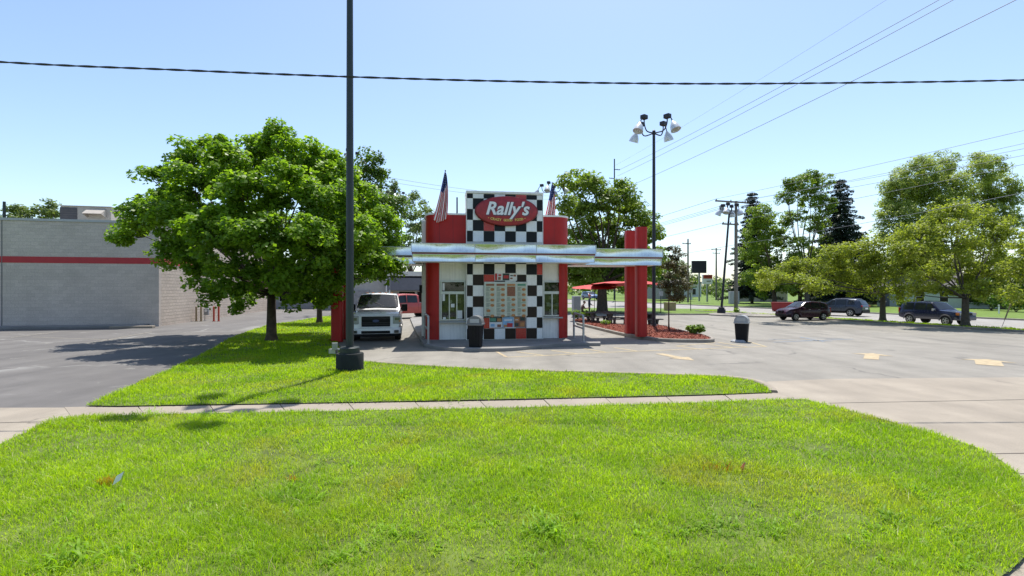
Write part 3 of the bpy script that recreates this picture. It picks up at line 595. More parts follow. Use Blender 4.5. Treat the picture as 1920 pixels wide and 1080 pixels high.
shrub('hosta_plant', 'tiny green plant low in the mulch left of the red columns', G(1136, 614).xy.to_3d() + Vector((0, 0, .15)), .3, .25, leaf_bright, .1, 220, 74, 'plants in the mulch bed', 'plant')
for px, py, rx, rz, m, lab in [(1345, 562, 2.2, 2.4, leaf_dark, 'round dark green bush left of the leaning lamp post'), (1371, 563, 1.0, 2.0, leafmat('red_leaves', (.2, .02, .01), (.35, .05, .02), .3), 'red flowering bush behind the leaning lamp post'), (1412, 565, 1.6, 1.8, leaf_mid, 'clipped green bush right of the timber pole'),
                               (1535, 570, 2., 2., leaf_dark, 'dark bush behind the maroon car roof'), (1858, 583, 2.0, 2.6, leaf_dark, 'big dark green bush on the far lawn right of the navy vehicle'), (1905, 586, 1.8, 2.2, leaf_dark, 'dark green bush at the right picture edge'), (1700, 577, 1.2, 1.1, leaf_mid, 'low green bush along the pale house wall')]:
    g = G(px, py, ZR); shrub('shrub', lab, g, rx, rz, m, .35, 700, px, 'bushes across the road')
shrub('shrub', 'small bush at the foot of the timber utility pole', G(1381, 588), .35, .5, leaf_bright, .2, 160, 79, 'bushes across the road')
# the wooded skyline far off, and the street trees behind the viewer that the chrome canopy mirrors
rng = np.random.default_rng(90); cl = []
for i in range(330):
    px = rng.uniform(-1500, 3400); Y = rng.uniform(210, 340); x = (px - CX) / FPX * Y; h = rng.uniform(5, 9.5)
    for k in range(5): cl.append(((x + rng.normal(0, 3), Y + rng.normal(0, 3), h * rng.uniform(.25, .8)), (4.2, 4.2, 2.6), 26, (0, -.3, .4)))
tag(quads_mesh('far_wood', leaf_cloud(cl, 1.9, rng, .6, .7), 4, leaf_far), 'distant wooded skyline along the horizon', 'trees', kind='stuff')
cl = []
for x, h in ((-44, 10), (-34, 9), (-24, 11), (-15, 8), (-5, 10), (4, 8.5), (12, 11), (20, 9), (29, 10), (41, 10)):
    for k in range(34):
        u = rng.normal(0, 1, 3); u /= np.linalg.norm(u); r = h * .42
        cl.append(((x + u[0] * r, -34 + u[1] * r, h * .58 + u[2] * r * .9), (1.3, 1.3, .9), 40, tuple(u)))
tag(quads_mesh('roadside_wood', leaf_cloud(cl, .6, rng, .6, .7), 4, leaf_mid), 'row of trees across the street mirrored in the chrome canopy', 'trees', kind='stuff')
# ------------------------------------------------------------------ the drive-in restaurant
RO = Vector((-0.29, 20.9, .13)); RRZ = R(8)
rest = thing('restaurant', 'small red and white drive-in restaurant with checkered tower and chrome canopy', 'restaurant', RO, RRZ)
def rloc(x, y, z=0.): return RO + Matrix.Rotation(RRZ, 3, 'Z') @ Vector((x, y, z))
def rrect(x0, x1, y0, y1, r, n=8):
    pts = []
    for cx, cy, a0 in ((x1 - r, y0 + r, -90), (x1 - r, y1 - r, 0), (x0 + r, y1 - r, 90), (x0 + r, y0 + r, 180)):
        for k in range(n + 1):
            a = R(a0 + 90 * k / n); pts.append((cx + r * math.cos(a), cy + r * math.sin(a)))
    return pts
XL, XR, YF, YB = -3.31, 2.88, .30, 11.
MB().prism(rrect(XL + .04, XR - .04, YF + .03, YB, .5), 0, 4.3).build('wall', white_panel, rest)
# red rounded corner columns and the red band above the canopy
def shell(path, th, z0, z1):
    n = len(path); inn = []
    for i, p in enumerate(path):
        a = Vector(path[max(i - 1, 0)]); b_ = Vector(path[min(i + 1, n - 1)]); t = (b_ - a).normalized(); inn.append((p[0] + t.y * -th, p[1] + t.x * th))
    mb = MB(); q = list(path) + inn[::-1]; mb.prism(q, z0, z1); return mb
rr = rrect(XL, XR, YF, YB, .5, 10)
lc = [p for p in rr[33:44]]; rc = [p for p in rr[0:11]]
def corner_col(path, a, bpt, name='corner_column'):
    o = shell([a] + path + [bpt] if a else path, .08, 0, 3.6).build(name, red_paint, rest, smooth=True)
    bm = bmesh.new(); bm.from_mesh(o.data); bmesh.ops.recalc_face_normals(bm, faces=bm.faces); bm.to_mesh(o.data); bm.free()
corner_col(lc, (XL, 1.2), (-2.74, YF)); corner_col(rc, (2.5, YF), (XR, 1.4))
par = MB().prism(rrect(XL, XR, YF - .02, 10.8, .55, 12), 3.95, 5.22).build('parapet', red_paint, rest, smooth=True)
for x in (-2.72, -2.16, 2.2): MB().bb(x - .006, x + .006, YF - .0235, YF - .018, 3.97, 5.21).build('panel_seam', M('seam_dark_red', (.12, .006, .006), .6), par)
MB().prism(rrect(XL - .03, XR + .03, YF - .05, 10.83, .57, 12), 5.22, 5.29).build('coping', white_panel, par)
bp = MB().bb(-3.52, -3.26, 1.9, 4.6, 0, 5.2).build('side_bay', white_panel, rest, bevel=.02)
MB().bb(-3.545, -3.52, 2.3, 4.2, 1.1, 2.3).build('bay_window', dark_glass, bp)
MB().bb(-3.62, -3.50, 1.86, 1.96, 1.95, 2.3).build('speaker_box', trim_blk, bp)
# checkered tower
TW, TL = 3.2, .45
tw = MB().bb(-TW / 2, TW / 2, .0, 1.1, 0, 6.1).build('tower', grout, rest)
MB().bb(-TW / 2 - .035, TW / 2 + .035, -.045, 1.15, 6.1, 6.2).build('tower_coping', white_panel, tw, bevel=.01)
MB().bb(-TW / 2 - .022, -TW / 2 - .002, -.02, 1.1, 0, 6.09).build('tower_side', white_panel, tw)
MB().bb(TW / 2 + .002, TW / 2 + .022, -.02, 1.1, 0, 6.09).build('tower_side', white_panel, tw)
cols = [(-1.595, -1.35)] + [(-1.35 + .45 * i, -1.35 + .45 * (i + 1)) for i in range(6)] + [(1.35, 1.595)]
tm = {}
def tile(x0, x1, z0, z1, mat):
    wd, ht = round(x1 - x0 - .014, 3), round(z1 - z0 - .014, 3); k = (wd, ht, mat.name)
    if k not in tm:
        o = MB().box((0, 0, 0), (wd, .02, ht)).build('tile', mat, rest); tm[k] = o.data
    else:
        o = bpy.data.objects.new('tile', tm[k]); C.objects.link(o); o.parent = rest
    o.location = ((x0 + x1) / 2, -.009 - random.uniform(0, .004), (z0 + z1) / 2)
rows = [(.02 + .45 * (7 - r), .02 + .45 * (8 - r)) for r in range(1, 8)]; rows = [(rows[0][1], rows[0][1] + .38)] + rows
red_lo = {(1, 7), (2, 2), (7, 5), (6, 2)}; brn = {(2, 1), (2, 5), (3, 0), (4, 1), (3, 6), (5, 6), (7, 2), (7, 4), (7, 6)}
for r, (z0, z1) in enumerate(rows):
    for c_, (x0, x1) in enumerate(cols):
        m = red_tile if (r, c_) in red_lo else ((brown_tile if (r, c_) in brn else black_tile) if (r + c_) % 2 else white_tile); tile(x0, x1, z0, z1, m)
ru = [(5.885, 6.08), (5.435, 5.885), (4.985, 5.435), (4.535, 4.985), (4.085, 4.535)]
for r, (z0, z1) in enumerate(ru):
    for c_, (x0, x1) in enumerate(cols):
        m = red_tile if (r, c_) in {(0, 5), (3, 2)} else (black_tile if (r + c_) % 2 == 0 else white_tile); tile(x0, x1, z0, z1, m)
# service windows in the front
clear_glass = bpy.data.materials.new('clear_glass'); clear_glass.use_nodes = True; nt = clear_glass.node_tree; nt.nodes.clear()
o_ = _n(nt, 'ShaderNodeOutputMaterial'); tr_ = _n(nt, 'ShaderNodeBsdfTransparent'); gl_ = _n(nt, 'ShaderNodeBsdfGlossy'); gl_.inputs['Roughness'].default_value = .03; mx_ = _n(nt, 'ShaderNodeMixShader'); fr_n = _n(nt, 'ShaderNodeFresnel'); fr_n.inputs[0].default_value = 1.6
tr_.inputs[0].default_value = (.82, .86, .84, 1); tcg = _n(nt, 'ShaderNodeTexCoord'); sm = ramp(nt, noise(nt, tcg.outputs['Object'], 6, 3), [(.3, .75), (.7, 1.)]); mu = _n(nt, 'ShaderNodeMath', operation='MULTIPLY'); nt.links.new(fr_n.outputs[0], mu.inputs[0]); nt.links.new(sm, mu.inputs[1])
nt.links.new(mu.outputs[0], mx_.inputs[0]); nt.links.new(tr_.outputs[0], mx_.inputs[1]); nt.links.new(gl_.outputs[0], mx_.inputs[2]); nt.links.new(mx_.outputs[0], o_.inputs[0])
def swindow(x0, x1, z0, z1, panes, label):
    y = YF + .03; fr = MB(); t = .055
    fr.bb(x0, x0 + t, y - .09, y, z0, z1); fr.bb(x1 - t, x1, y - .09, y, z0, z1); fr.bb(x0 + t, x1 - t, y - .09, y, z1 - t, z1); fr.bb(x0 + t, x1 - t, y - .09, y, z0, z0 + t)
    zt = z1 - .44; fr.bb(x0 + t, x1 - t, y - .085, y, zt - .12, zt)
    xs = [x0 + t + (x1 - x0 - 2 * t) * i / panes for i in range(panes + 1)]
    for x in xs[1:-1]: fr.bb(x - .025, x + .025, y - .08, y, z0 + t, zt - .12)
    f = fr.build('service_window', alu, rest, bevel=.006); f['label'] = label
    MB().bb(x0 + t, x1 - t, y - .004, y - .001, z0 + t, z1 - t).build('dark_interior', M('kitchen_dark', (.03, .027, .024), .8, var=.5, scale=3), f)
    rnd = random.Random(int(x0 * 100)); it = MB()
    for q in range(16):                          # shelves, cups and machines inside
        xx, ww, zz, hh = rnd.uniform(x0 + .1, x1 - .22), rnd.uniform(.05, .16), rnd.choice([z0 + .07, z0 + .42, z0 + .72]), rnd.uniform(.06, .26)
        it.bb(xx, xx + ww, y - .012 - q * .0008, y - .0045, zz, zz + hh, q % 4)
    it.build('kitchen_items', [M('item_tan', (.22, .16, .10), .7), M('item_grey', (.20, .21, .2), .5), M('item_brown', (.10, .065, .04), .7), M('item_pale', (.38, .38, .34), .6)], f)['kind'] = 'stuff'
    MB().bb(x0 + t, x1 - t, y - .055, y - .049, zt, z1 - t).build('pane', clear_glass, f)
    for i in range(panes): MB().bb(xs[i] + .012, xs[i + 1] - .012, y - .045 - .012 * (i % 2), y - .039 - .012 * (i % 2), z0 + t, zt - .12).build('pane', clear_glass, f)
    MB().bb(x0 - .05, x1 + .05, y - .24, y, z0 - .09, z0 - .03).build('sill', steel, f, bevel=.01)
    return f
wl = swindow(-2.68, -1.64, .80, 2.46, 3, 'three pane service window left of the checkered tower')
wr = swindow(1.68, 2.46, .95, 2.46, 2, 'two pane service window right of the checkered tower')
paper = M('paper', (.75, .75, .73), .8, var=.05)
for x0, x1, z0, z1 in ((-2.0, -1.78, .88, 1.22), (-2.58, -2.46, .86, .94), (-2.60, -2.50, 1.62, 1.9), (-2.60, -2.51, 2.06, 2.36), (-2.25, -2.1, 1.35, 1.5)): MB().bb(x0, x1, YF - .03, YF - .026, z0, z1).build('notice', paper, wl)
# grooves between wall panels: thin battens
for x in (-2.72, -1.62, 1.62, 2.48): MB().bb(x - .012, x + .012, YF - .0, YF + .03, 0, 3.5).build('panel_joint', alu, rest)
# chrome canopy: upper fascia, red groove, lower fascia, soffit
def fascia(x0, x1, yf, zb, zt, segs, parent, name, back=1.2, bow=.008, ends=True):
    mb = MB(); n = 7; prof = [(yf + bow * math.sin(math.pi * i / n) + .011 * (i / n), zb + (zt - zb) * i / n) for i in range(n + 1)]
    xs = [x0 + (x1 - x0) * i / segs for i in range(segs + 1)]
    for i in range(segs):
        a, b_ = xs[i] + .004, xs[i + 1] - .004; nn = 5
        p = MB(); tilt = random.uniform(-.006, .006); p1_, p2_, p3_ = (random.uniform(0, 6.28) for _ in range(3)); zm = (zb + zt) / 2; nn = 36
        dent = lambda x, z: (z - zm) * .030 * (math.sin(.9 * x + p1_) + .8 * math.sin(2.3 * x + p2_) + .35 * math.sin(5.3 * x + p3_)) + .003 * math.sin(2.1 * x + p2_)
        p.grid(lambda u, v, a=a, b_=b_: (a + (b_ - a) * u, prof[round(v * n)][0] + tilt * (v - .5) - .006 * math.sin(math.pi * u) + dent(a + (b_ - a) * u, prof[round(v * n)][1]), prof[round(v * n)][1]), nn, n)
        p.build(name, chrome, parent, smooth=True)
    tr = MB()                                   # straight edge trims and seam covers
    for z in (zb, zt): tr.bb(x0 - .004, x1 + .004, yf - .012, yf + .02, z - .011, z + .011)
    for x in xs: tr.bb(x - .012, x + .012, yf - .010, yf + .03, zb + .011, zt - .011)
    tr.build(name.replace('fascia', 'trim'), alu, parent)
    e = MB(); e.bb(x0 + .005, x1 - .005, yf + bow + .03, yf + back, zb + .002, zt - .002); e.build(name.replace('fascia', 'edge'), alu, parent)
random.seed(5)
def canopy(x0, x1, yf, yb, zb, segs):
    o = MB().bb(x0 + .03, x1 - .03, yf + .10, yb, zb + .02, zb + .07).build('canopy', white_panel, rest)
    fascia(x0, x1, yf, zb + .36, zb + .70, segs, o, 'upper_fascia', yb - yf)
    fascia(x0 + .05, x1 - .05, yf + .06, zb, zb + .28, segs, o, 'lower_fascia', .3)
    MB().bb(x0 + .02, x1 - .02, yf + .05, yb, zb + .285, zb + .355).build('red_stripe', M('stripe_red', (.20, .02, .018), .4), o)
    return o
canopy(-3.8, 3.6, -1.1, .36, 3.19, 3)
canopy(3.2, 7.05, .15, 2.6, 3.17, 1)
canopy(-7.5, -3.4, .5, 2.9, 3.17, 1)
# twin columns carrying the wings
def column(x, y, h, z0=0., w=.47):
    pts = []
    for k in range(40):
        a = 2 * math.pi * k / 40; e = .5; cx, sy = math.cos(a), math.sin(a)
        px = math.copysign(abs(cx) ** e, cx) * w / 2; py = math.copysign(abs(sy) ** e, sy) * w / 2
        if abs(px) < .03: py *= .86
        pts.append((x + px, y + py))
    MB().prism(pts, z0, h).build('column', red_paint, rest, smooth=True)
column(6.2, .55, 4.88); column(6.24, 1.95, 4.88)
column(-7.0, 1.15, 4.4, -.1); column(-7.0, 2.4, 4.4, -.1)

# the oval sign: red face, dark rim, lettering
sign_red = M('sign_red', (.36, .022, .028), .4, var=.25, scale=7); sign_rim = M('sign_rim', (.20, .01, .015), .35, var=.1)
white_let = M('sign_white', (.78, .78, .78), .4, var=.04); shadow_let = M('sign_outline', (.10, .05, .08), .5); yellow_let = M('sign_yellow', (.75, .55, .12), .4, var=.05)
def oval_sign(label, loc, rz, full=True):
    s = thing('oval_sign', label, 'sign', loc, rz, 'oval signs on the restaurant')
    rotx = Matrix.Rotation(R(90), 3, 'X')
    MB().lathe([(1., 0), (1., .10), (.985, .13), (.955, .14)], 48, (0, 0, 0), rotx, sx=1.33, sy=.62).build('rim', sign_rim, s, smooth=True)
    MB().lathe([(.95, .141), (.95, .152), (.9, .162)], 48, (0, 0, 0), rotx, sx=1.33, sy=.62).build('face', sign_red, s, smooth=True)
    if full:
        q = (R(90), 0, 0)
        text_part('lettering_outline', "Rally's", .74, shadow_let, s, (.035, -.170, .045), q, .28, .030, .004, .98)
        w_ = text_part('lettering', "Rally's", .74, white_let, s, (.0, -.182, .07), q, .28, .018, .006, .98)
        t = 'CRAZY GOOD FOOD'; n = len(t)
        for i, ch in enumerate(t):
            if ch == ' ': continue
            u = (i - (n - 1) / 2) / ((n - 1) / 2); x = u * .64; z = -.335 - .055 * (1 - u * u)
            text_part('small_letter', ch, .135, yellow_let, s, (x, -.176, z), (R(90), R(-9.) * u, 0), 0, .004, .006)
        for x in (-.76, .76): MB().box((x, -.172, -.30), (.03, .02, .03), ry=R(45)).build('dot', yellow_let, s)
    return s
oval_sign('red oval restaurant sign with white slanted lettering on the checkered tower', rloc(.05, -.035, 5.36), RRZ)
oval_sign('red oval sign on the right side wall seen edge on', rloc(XR + .01, 2.6, 4.65), RRZ + R(90))

# menu boards and posters on the tower
ink = [M('menu_cream', (.50, .52, .40), .6, var=.08, scale=9), M('menu_text', (.16, .20, .17), .7, var=.3, scale=40), M('menu_food', (.50, .22, .07), .6, var=.35, scale=20), M('menu_green', (.10, .28, .18), .6), M('menu_brown', (.30, .12, .06), .6, var=.4, scale=25),
       M('poster_blue', (.25, .45, .65), .5, var=.25, scale=6), M('poster_red', (.5, .03, .03), .5, var=.1), M('poster_white', (.7, .7, .7), .5, var=.06), M('poster_dark', (.03, .05, .04), .5, var=.5, scale=14)]
mbd = thing('menu_board', 'four panel aluminium menu board on the checkered tower', 'menu board', rloc(.02, -.024, .98), RRZ)
W4, H4 = 1.82, 1.44; fb = MB(); fb.bb(-W4 / 2, W4 / 2, -.10, 0, 0, H4); fb.build('case', alu, mbd, bevel=.01)
for i in range(4):
    x0 = -W4 / 2 + .06 + i * (W4 - .06) / 4; x1 = x0 + (W4 - .06) / 4 - .06
    pn = MB().bb(x0, x1, -.112, -.099, .07, H4 - .07).build('menu_panel', ink[0], mbd)
    pr = MB(); rnd = random.Random(40 + i); hd = (4, 4, 2, 3)[i]
    pr.bb(x0 + .02, x1 - .02, -.1165, -.1145, H4 - .17, H4 - .09, hd)
    z = H4 - .2; k = 0
    while z > .14:
        h = .22 if i != 2 or k else .42
        if i == 2 and k == 0: pr.bb(x0 + .02, x1 - .02, -.1165, -.1145, z - h + .02, z, 4)
        else:
            pr.ell(((x1 - .10 if rnd.random() < .8 else x0 + .12), -.116, z - h * .55), (.085, .003, .06), 8, 2)
            for q in range(4): pr.bb(x0 + .025, x0 + .025 + rnd.uniform(.1, .17), -.1165, -.1145, z - .03 - q * .045 - .016, z - .03 - q * .045, 1)
        if (i in (2, 3)) and k == 2: pr.bb(x0 + .02, x1 - .02, -.1165, -.1145, z - h - .005, z - h + .015, 3)
        z -= h; k += 1
    pr.build('menu_print', ink, pn)['kind'] = 'stuff'
def poster(label, x0, x1, z0, z1, items):
    s = thing('poster', label, 'poster', rloc((x0 + x1) / 2, -.024, z0), RRZ, 'printed boards on the checkered tower'); wd, ht = (x1 - x0) / 2, z1 - z0
    MB().bb(-wd, wd, -.016, 0, 0, ht).build('board', ink[7], s); pr = MB()
    for i, (a, b_, c_, d, m) in enumerate(items): pr.bb(-wd + 2 * wd * a, -wd + 2 * wd * b_, -.019 - .0006 * i, -.0165, ht * c_, ht * d, m)
    pr.build('print', ink, s)['kind'] = 'stuff'; return s
poster('wide printed strip of burgers above the menu board', -.45, .50, 2.47, 2.78, [(.02, .12, .05, .95, 6), (.16, .28, .1, .5, 4), (.17, .3, .6, .85, 6), (.36, .66, .04, .96, 8), (.4, .62, .3, .7, 6), (.7, .8, .2, .4, 4), (.84, .95, .55, .8, 4), (.7, .82, .6, .75, 8)])
poster('dark and white food poster at the left below the menu board', -.66, -.12, .50, .97, [(.02, .98, .5, .97, 8), (.06, .5, .56, .88, 3), (.6, .92, .55, .85, 2), (.1, .4, .1, .35, 5), (.6, .9, .06, .3, 4)])
poster('blue sky poster in the middle below the menu board', -.11, .36, .50, .97, [(.02, .98, .04, .97, 5), (.4, .9, .05, .4, 6), (.1, .4, .06, .26, 2), (.15, .85, .6, .75, 7)])
poster('orange food poster at the right below the menu board', .37, .86, .50, .97, [(.02, .98, .03, .97, 4), (.05, .45, .55, .92, 2), (.55, .9, .1, .45, 2), (.55, .95, .6, .92, 8), (.08, .4, .1, .4, 8), (.1, .36, .66, .72, 7)])

# flags on the parapet
fl_red = M('flag_red', (.55, .03, .04), .8, var=.1); fl_wht = M('flag_white', (.82, .8, .8), .8, var=.06); fl_blu = M('flag_blue', (.025, .04, .17), .8, var=.15)
def flag(label, x, y, z0, top, wid, seed, tilt):
    s = thing('flag', label, 'flag', rloc(x, y, z0), RRZ, 'flags on the restaurant parapet'); rnd = random.Random(seed)
    MB().tube([(0, .1, -.35), (tilt * .5, .03, top * .5), (tilt, 0, top)], [.018, .016, .012], 8).build('flagpole', pole_dark, s)
    fin = MB().ell((tilt, 0, top + .03), (.03, .03, .04), 8); fin.build('finial', pole_dark, s)
    nu, nv = 26, 22; ph = rnd.uniform(0, 6)
    def f(u, v):                               # u across the 13 stripes, v down the fly
        wd = .06 + wid * (v ** .8); xx = tilt * (1 - v * .55) + (u - .42) * wd - .16 * v * v; yy = -.05 + .09 * math.sin(u * 15 + ph + v * 2) * (.25 + v)
        return (xx, yy, top * .985 - v * (top + .38 - .30 * abs(u - .35)) - .05 * u)
    mb = MB(); vs = [f(i / nu, j / nv) for j in range(nv + 1) for i in range(nu + 1)]; fs = []; ms = []
    for j in range(nv):
        for i in range(nu):
            fs.append((j * (nu + 1) + i, j * (nu + 1) + i + 1, (j + 1) * (nu + 1) + i + 1, (j + 1) * (nu + 1) + i)); ms.append(2 if (j < 9 and i < 26 - max(0, j - 4) * 4) else (i // 2) % 2)
    mb.add(vs, fs); mb.m = ms; c_ = mb.build('cloth', [fl_red, fl_wht, fl_blu], s, smooth=True, solid=.004)
    st = MB()
    for j in range(1, 8):
        for i in range(2, 12):
            if (i + j) % 2 == 0 and j * 3 < 24:
                p = Vector(f(i / 13, j / nv * 1.0)); st.box((p.x, p.y - .012, p.z), (.012, .003, .014), ry=.5)
    st.build('stars', fl_wht, c_); return s
flag('striped flag with blue canton hanging over the left end of the red parapet', -2.68, .22, 5.29, 1.72, .52, 3, .20)
flag('striped flag with blue canton at the right of the sign tower', 2.12, .9, 5.29, 1.50, .44, 4, .10)
# ------------------------------------------------------------------ bins, hoops, picnic tables, umbrellas
def bin_(label, loc, rz, s=1., hood=plastic_grey):
    t = thing('litter_bin', label, 'bin', loc, rz, 'litter bins'); w, d = .27 * s, .27 * s
    pr = [(-1, -.8), (-.8, -1), (.8, -1), (1, -.8), (1, .8), (.8, 1), (-.8, 1), (-1, .8)]
    mb = MB(); n = 8; zs = [(0, .78), (.02, .8), (.78 * s, .98), (.80 * s, 1.)]
    vs = [(x * w * k, y * d * k, z) for z, k in zs for x, y in pr]; mb.add(vs, [(i * n + k, i * n + (k + 1) % n, (i + 1) * n + (k + 1) % n, (i + 1) * n + k) for i in range(3) for k in range(n)] + [tuple(range(7, -1, -1)), tuple(range(24, 32))])
    body = mb.build('body', plastic_blk, t)
    for x in (-.12, 0, .12): MB().box((x * s, -d * .955, .42 * s), (.03, .02, .62 * s), rx=R(4)).build('rib', plastic_blk, body)
    rim = MB().bb(-w * 1.09, w * 1.09, -d * 1.09, d * 1.09, .79 * s, .86 * s).build('rim', hood, t, bevel=.015)
    h = MB(); N = 10; arc = [(-w * 1.02 * math.cos(math.pi * i / N), .86 * s + .28 * s * math.sin(math.pi * i / N) ** .8) for i in range(N + 1)]
    vs = [(x, y * d * 1.0, z) for y in (-1, 1) for x, z in arc]; h.add(vs, [(i, i + 1, N + 2 + i, N + 1 + i) for i in range(N)] + [tuple(range(N + 1)), tuple(range(2 * N + 1, N, -1))])
    hd = h.build('hood', hood, t, smooth=True)
    MB().bb(-w * .62, w * .62, -d * 1.012, -d * .99, .885 * s, 1.03 * s).build('push_flap', M('flap_grey', (.38, .40, .41), .4), hd)
    return t
g = G(892, 650, .13); bin_('black litter bin with grey hood in front of the checkered tower', g, RRZ - R(14), 1.0, M('dark_grey_plastic', (.15, .155, .16), .5, var=.1, scale=4))
g = G(1391, 641); bin_('black litter bin with grey domed hood standing alone on the lot', g, R(-32), 1.0)
MB().lathe([(.3, 0), (.3, .05), (.22, .1)], 14).build('weight', plastic_grey, bpy.data.objects['litter_bin.001'], loc=(-.12, -.22, .0))
def hoop(label, a, b, h, r=.045):
    a, b = Vector(a), Vector(b); t = thing('hoop_rail', label, 'railing', a, 0, 'bent pipe rails at the restaurant kerb'); d = b - a; k = d.normalized() * min(.22, d.length * .3)
    MB().tube(smooth([Vector((0, 0, -.02)), Vector((0, 0, h * .5)), Vector((0, 0, h - .2)), k * .35 + Vector((0, 0, h - .04)), k + Vector((0, 0, h)), d - k + Vector((0, 0, h)), d - k * .35 + Vector((0, 0, h - .04)), d + Vector((0, 0, h - .2)), d + Vector((0, 0, h * .5)), d + Vector((0, 0, -.02))], 5), r, 10).build('hoop', steel, t, smooth=True)
    MB().tube([Vector((0, 0, h * .5)), d + Vector((0, 0, h * .5))], r * .8, 8).build('crossbar', steel, t, smooth=True)
    for p in (Vector(), d): MB().lathe([(.08, 0), (.08, .015)], 12, p).build('flange', steel, t)
    return t
hoop('bent grey pipe rail at the right end of the walkway', G(1094, 641, .13), G(1076, 633, .13), 1.06)
hoop('bent grey pipe rail seen end on at the left corner of the restaurant', G(803, 644, .13), G(797, 634, .13), 1.05)
stone = M('table_stone', (.10, .088, .08), .9, var=.35, scale=7, bump=.4, bscale=40)
def picnic(label, loc, rz):
    t = thing('picnic_table', label, 'picnic table', loc, rz, 'picnic tables beside the restaurant')
    MB().bb(-.95, .95, -.4, .4, .70, .77).build('table_top', stone, t, bevel=.02)
    for y in (-.78, .78): MB().bb(-.95, .95, y - .15, y + .15, .40, .46).build('bench_seat', stone, t, bevel=.02)
    for x in (-.58, .58):
        mb = MB(); q = [(-.10, 0), (.10, 0), (.16, .36), (.33, .70), (-.33, .70), (-.16, .36)]
        mb.add([(x - .06, y, z) for y, z in q] + [(x + .06, y, z) for y, z in q], [(0, 1, 2, 3, 4, 5)[::-1], (6, 7, 8, 9, 10, 11)] + [(i, (i + 1) % 6, 6 + (i + 1) % 6, 6 + i) for i in range(6)]); mb.build('leg', stone, t)
        for s in (-1, 1):
            mb = MB(); q = [(s * .64, 0), (s * .90, 0), (s * .84, .2), (s * .92, .40), (s * .64, .40), (s * .70, .2)]
            mb.add([(x - .05, y, z) for y, z in q] + [(x + .05, y, z) for y, z in q], [(0, 1, 2, 3, 4, 5)[::-1], (6, 7, 8, 9, 10, 11)] + [(i, (i + 1) % 6, 6 + (i + 1) % 6, 6 + i) for i in range(6)]); mb.build('bench_leg', stone, t)
    return t
umb_red = M('umbrella_red', (.46, .018, .014), .7, var=.12, scale=3)
def umbrella(label, loc, h, r, tilt):
    t = thing('umbrella', label, 'umbrella', loc, 0, 'red umbrellas over the picnic tables'); t.rotation_euler = (tilt[0], tilt[1], random.uniform(0, 1))
    MB().tube([(0, 0, 0), (0, 0, h)], .022, 8).build('pole', pole_dark, t)
    mb = MB(); N = 8; m = 6
    vs = [(0, 0, h)]; 
    for j in range(1, m + 1):
        for i in range(N * 4):
            a = 2 * math.pi * i / (N * 4); q = (i % 4) / 4; sag = .07 * math.sin(math.pi * q) * (j / m); rr = r * j / m * (1 - .035 * math.sin(math.pi * q)); vs.append((rr * math.cos(a), rr * math.sin(a), h - .21 * (j / m) ** 1.4 - sag * .5))
    n = N * 4; fs = [(0, 1 + i, 1 + (i + 1) % n) for i in range(n)] + [(1 + (j - 1) * n + i, 1 + j * n + i, 1 + j * n + (i + 1) % n, 1 + (j - 1) * n + (i + 1) % n) for j in range(1, m) for i in range(n)]
    mb.add(vs, fs); c_ = mb.build('canopy', umb_red, t, smooth=False, solid=.006)
    for i in range(N):
        a = 2 * math.pi * i / N; MB().tube([(0, 0, h - .05), (r * .95 * math.cos(a), r * .95 * math.sin(a), h - .25)], .008, 5).build('rib', pole_dark, c_)
    MB().ell((0, 0, h + .04), (.03, .03, .06), 8).build('finial', pole_dark, t); return t
random.seed(2)
for i, (px, py, rz, tl) in enumerate([(1127, 607, .25, 'stone picnic table nearest the restaurant wall'), (1162, 610, .1, 'stone picnic table in the middle of the three'), (1203, 611, .3, 'stone picnic table half hidden by the twin red columns')]):
    g = G(px, py); g.z = .004; picnic(tl, g, rz)
    umbrella(['leftmost red umbrella over the picnic tables', 'middle red umbrella over the picnic tables', 'rightmost red umbrella behind the twin red columns'][i], g + Vector(((-.25, -.05, .1)[i], 1.15, 0)), (2.58, 2.78, 2.82)[i], 1.6, ((0.03, -.05), (-.02, .05), (.02, .06))[i])

# ------------------------------------------------------------------ lamp posts
def lamp_head(parent, ang, rr, z, r=.29):
    d = Vector((math.cos(ang), math.sin(ang), 0)); s = Vector((-d.y, d.x, 0))
    pts = smooth([Vector((0, 0, z)), d * rr * .45 + Vector((0, 0, z - .02)), d * rr * .62 + Vector((0, 0, z + .25)), d * rr * .66 + Vector((0, 0, z + .6))], 5)
    o = MB().tube(pts, .035, 6).build('lamp', pole_black, parent, smooth=True)
    MB().box(tuple(d * rr * .66 + Vector((0, 0, z + .72))), (.36, .30, .24), rz=ang).build('ballast', pole_black, o, bevel=.04)
    e = d * rr * .92 + Vector((0, 0, z + .3)); MB().tube(smooth([d * rr * .7 + Vector((0, 0, z + .62)), d * rr * .82 + Vector((0, 0, z + .58)), e], 4), .03, 6).build('bracket', pole_black, o)
    ax = (d * .38 + Vector((0, 0, -.92))).normalized(); m3 = ax.to_track_quat('Z', 'Y').to_matrix()
    prof = [(.06, -.04), (.10, .03), (r * .62, .14), (r * .86, .30), (r, .52), (r * .985, .52), (r * .84, .31), (.09, .08)]
    MB().lathe(prof, 18, tuple(e), m3).build('reflector', shade_grey, o, smooth=True); return o
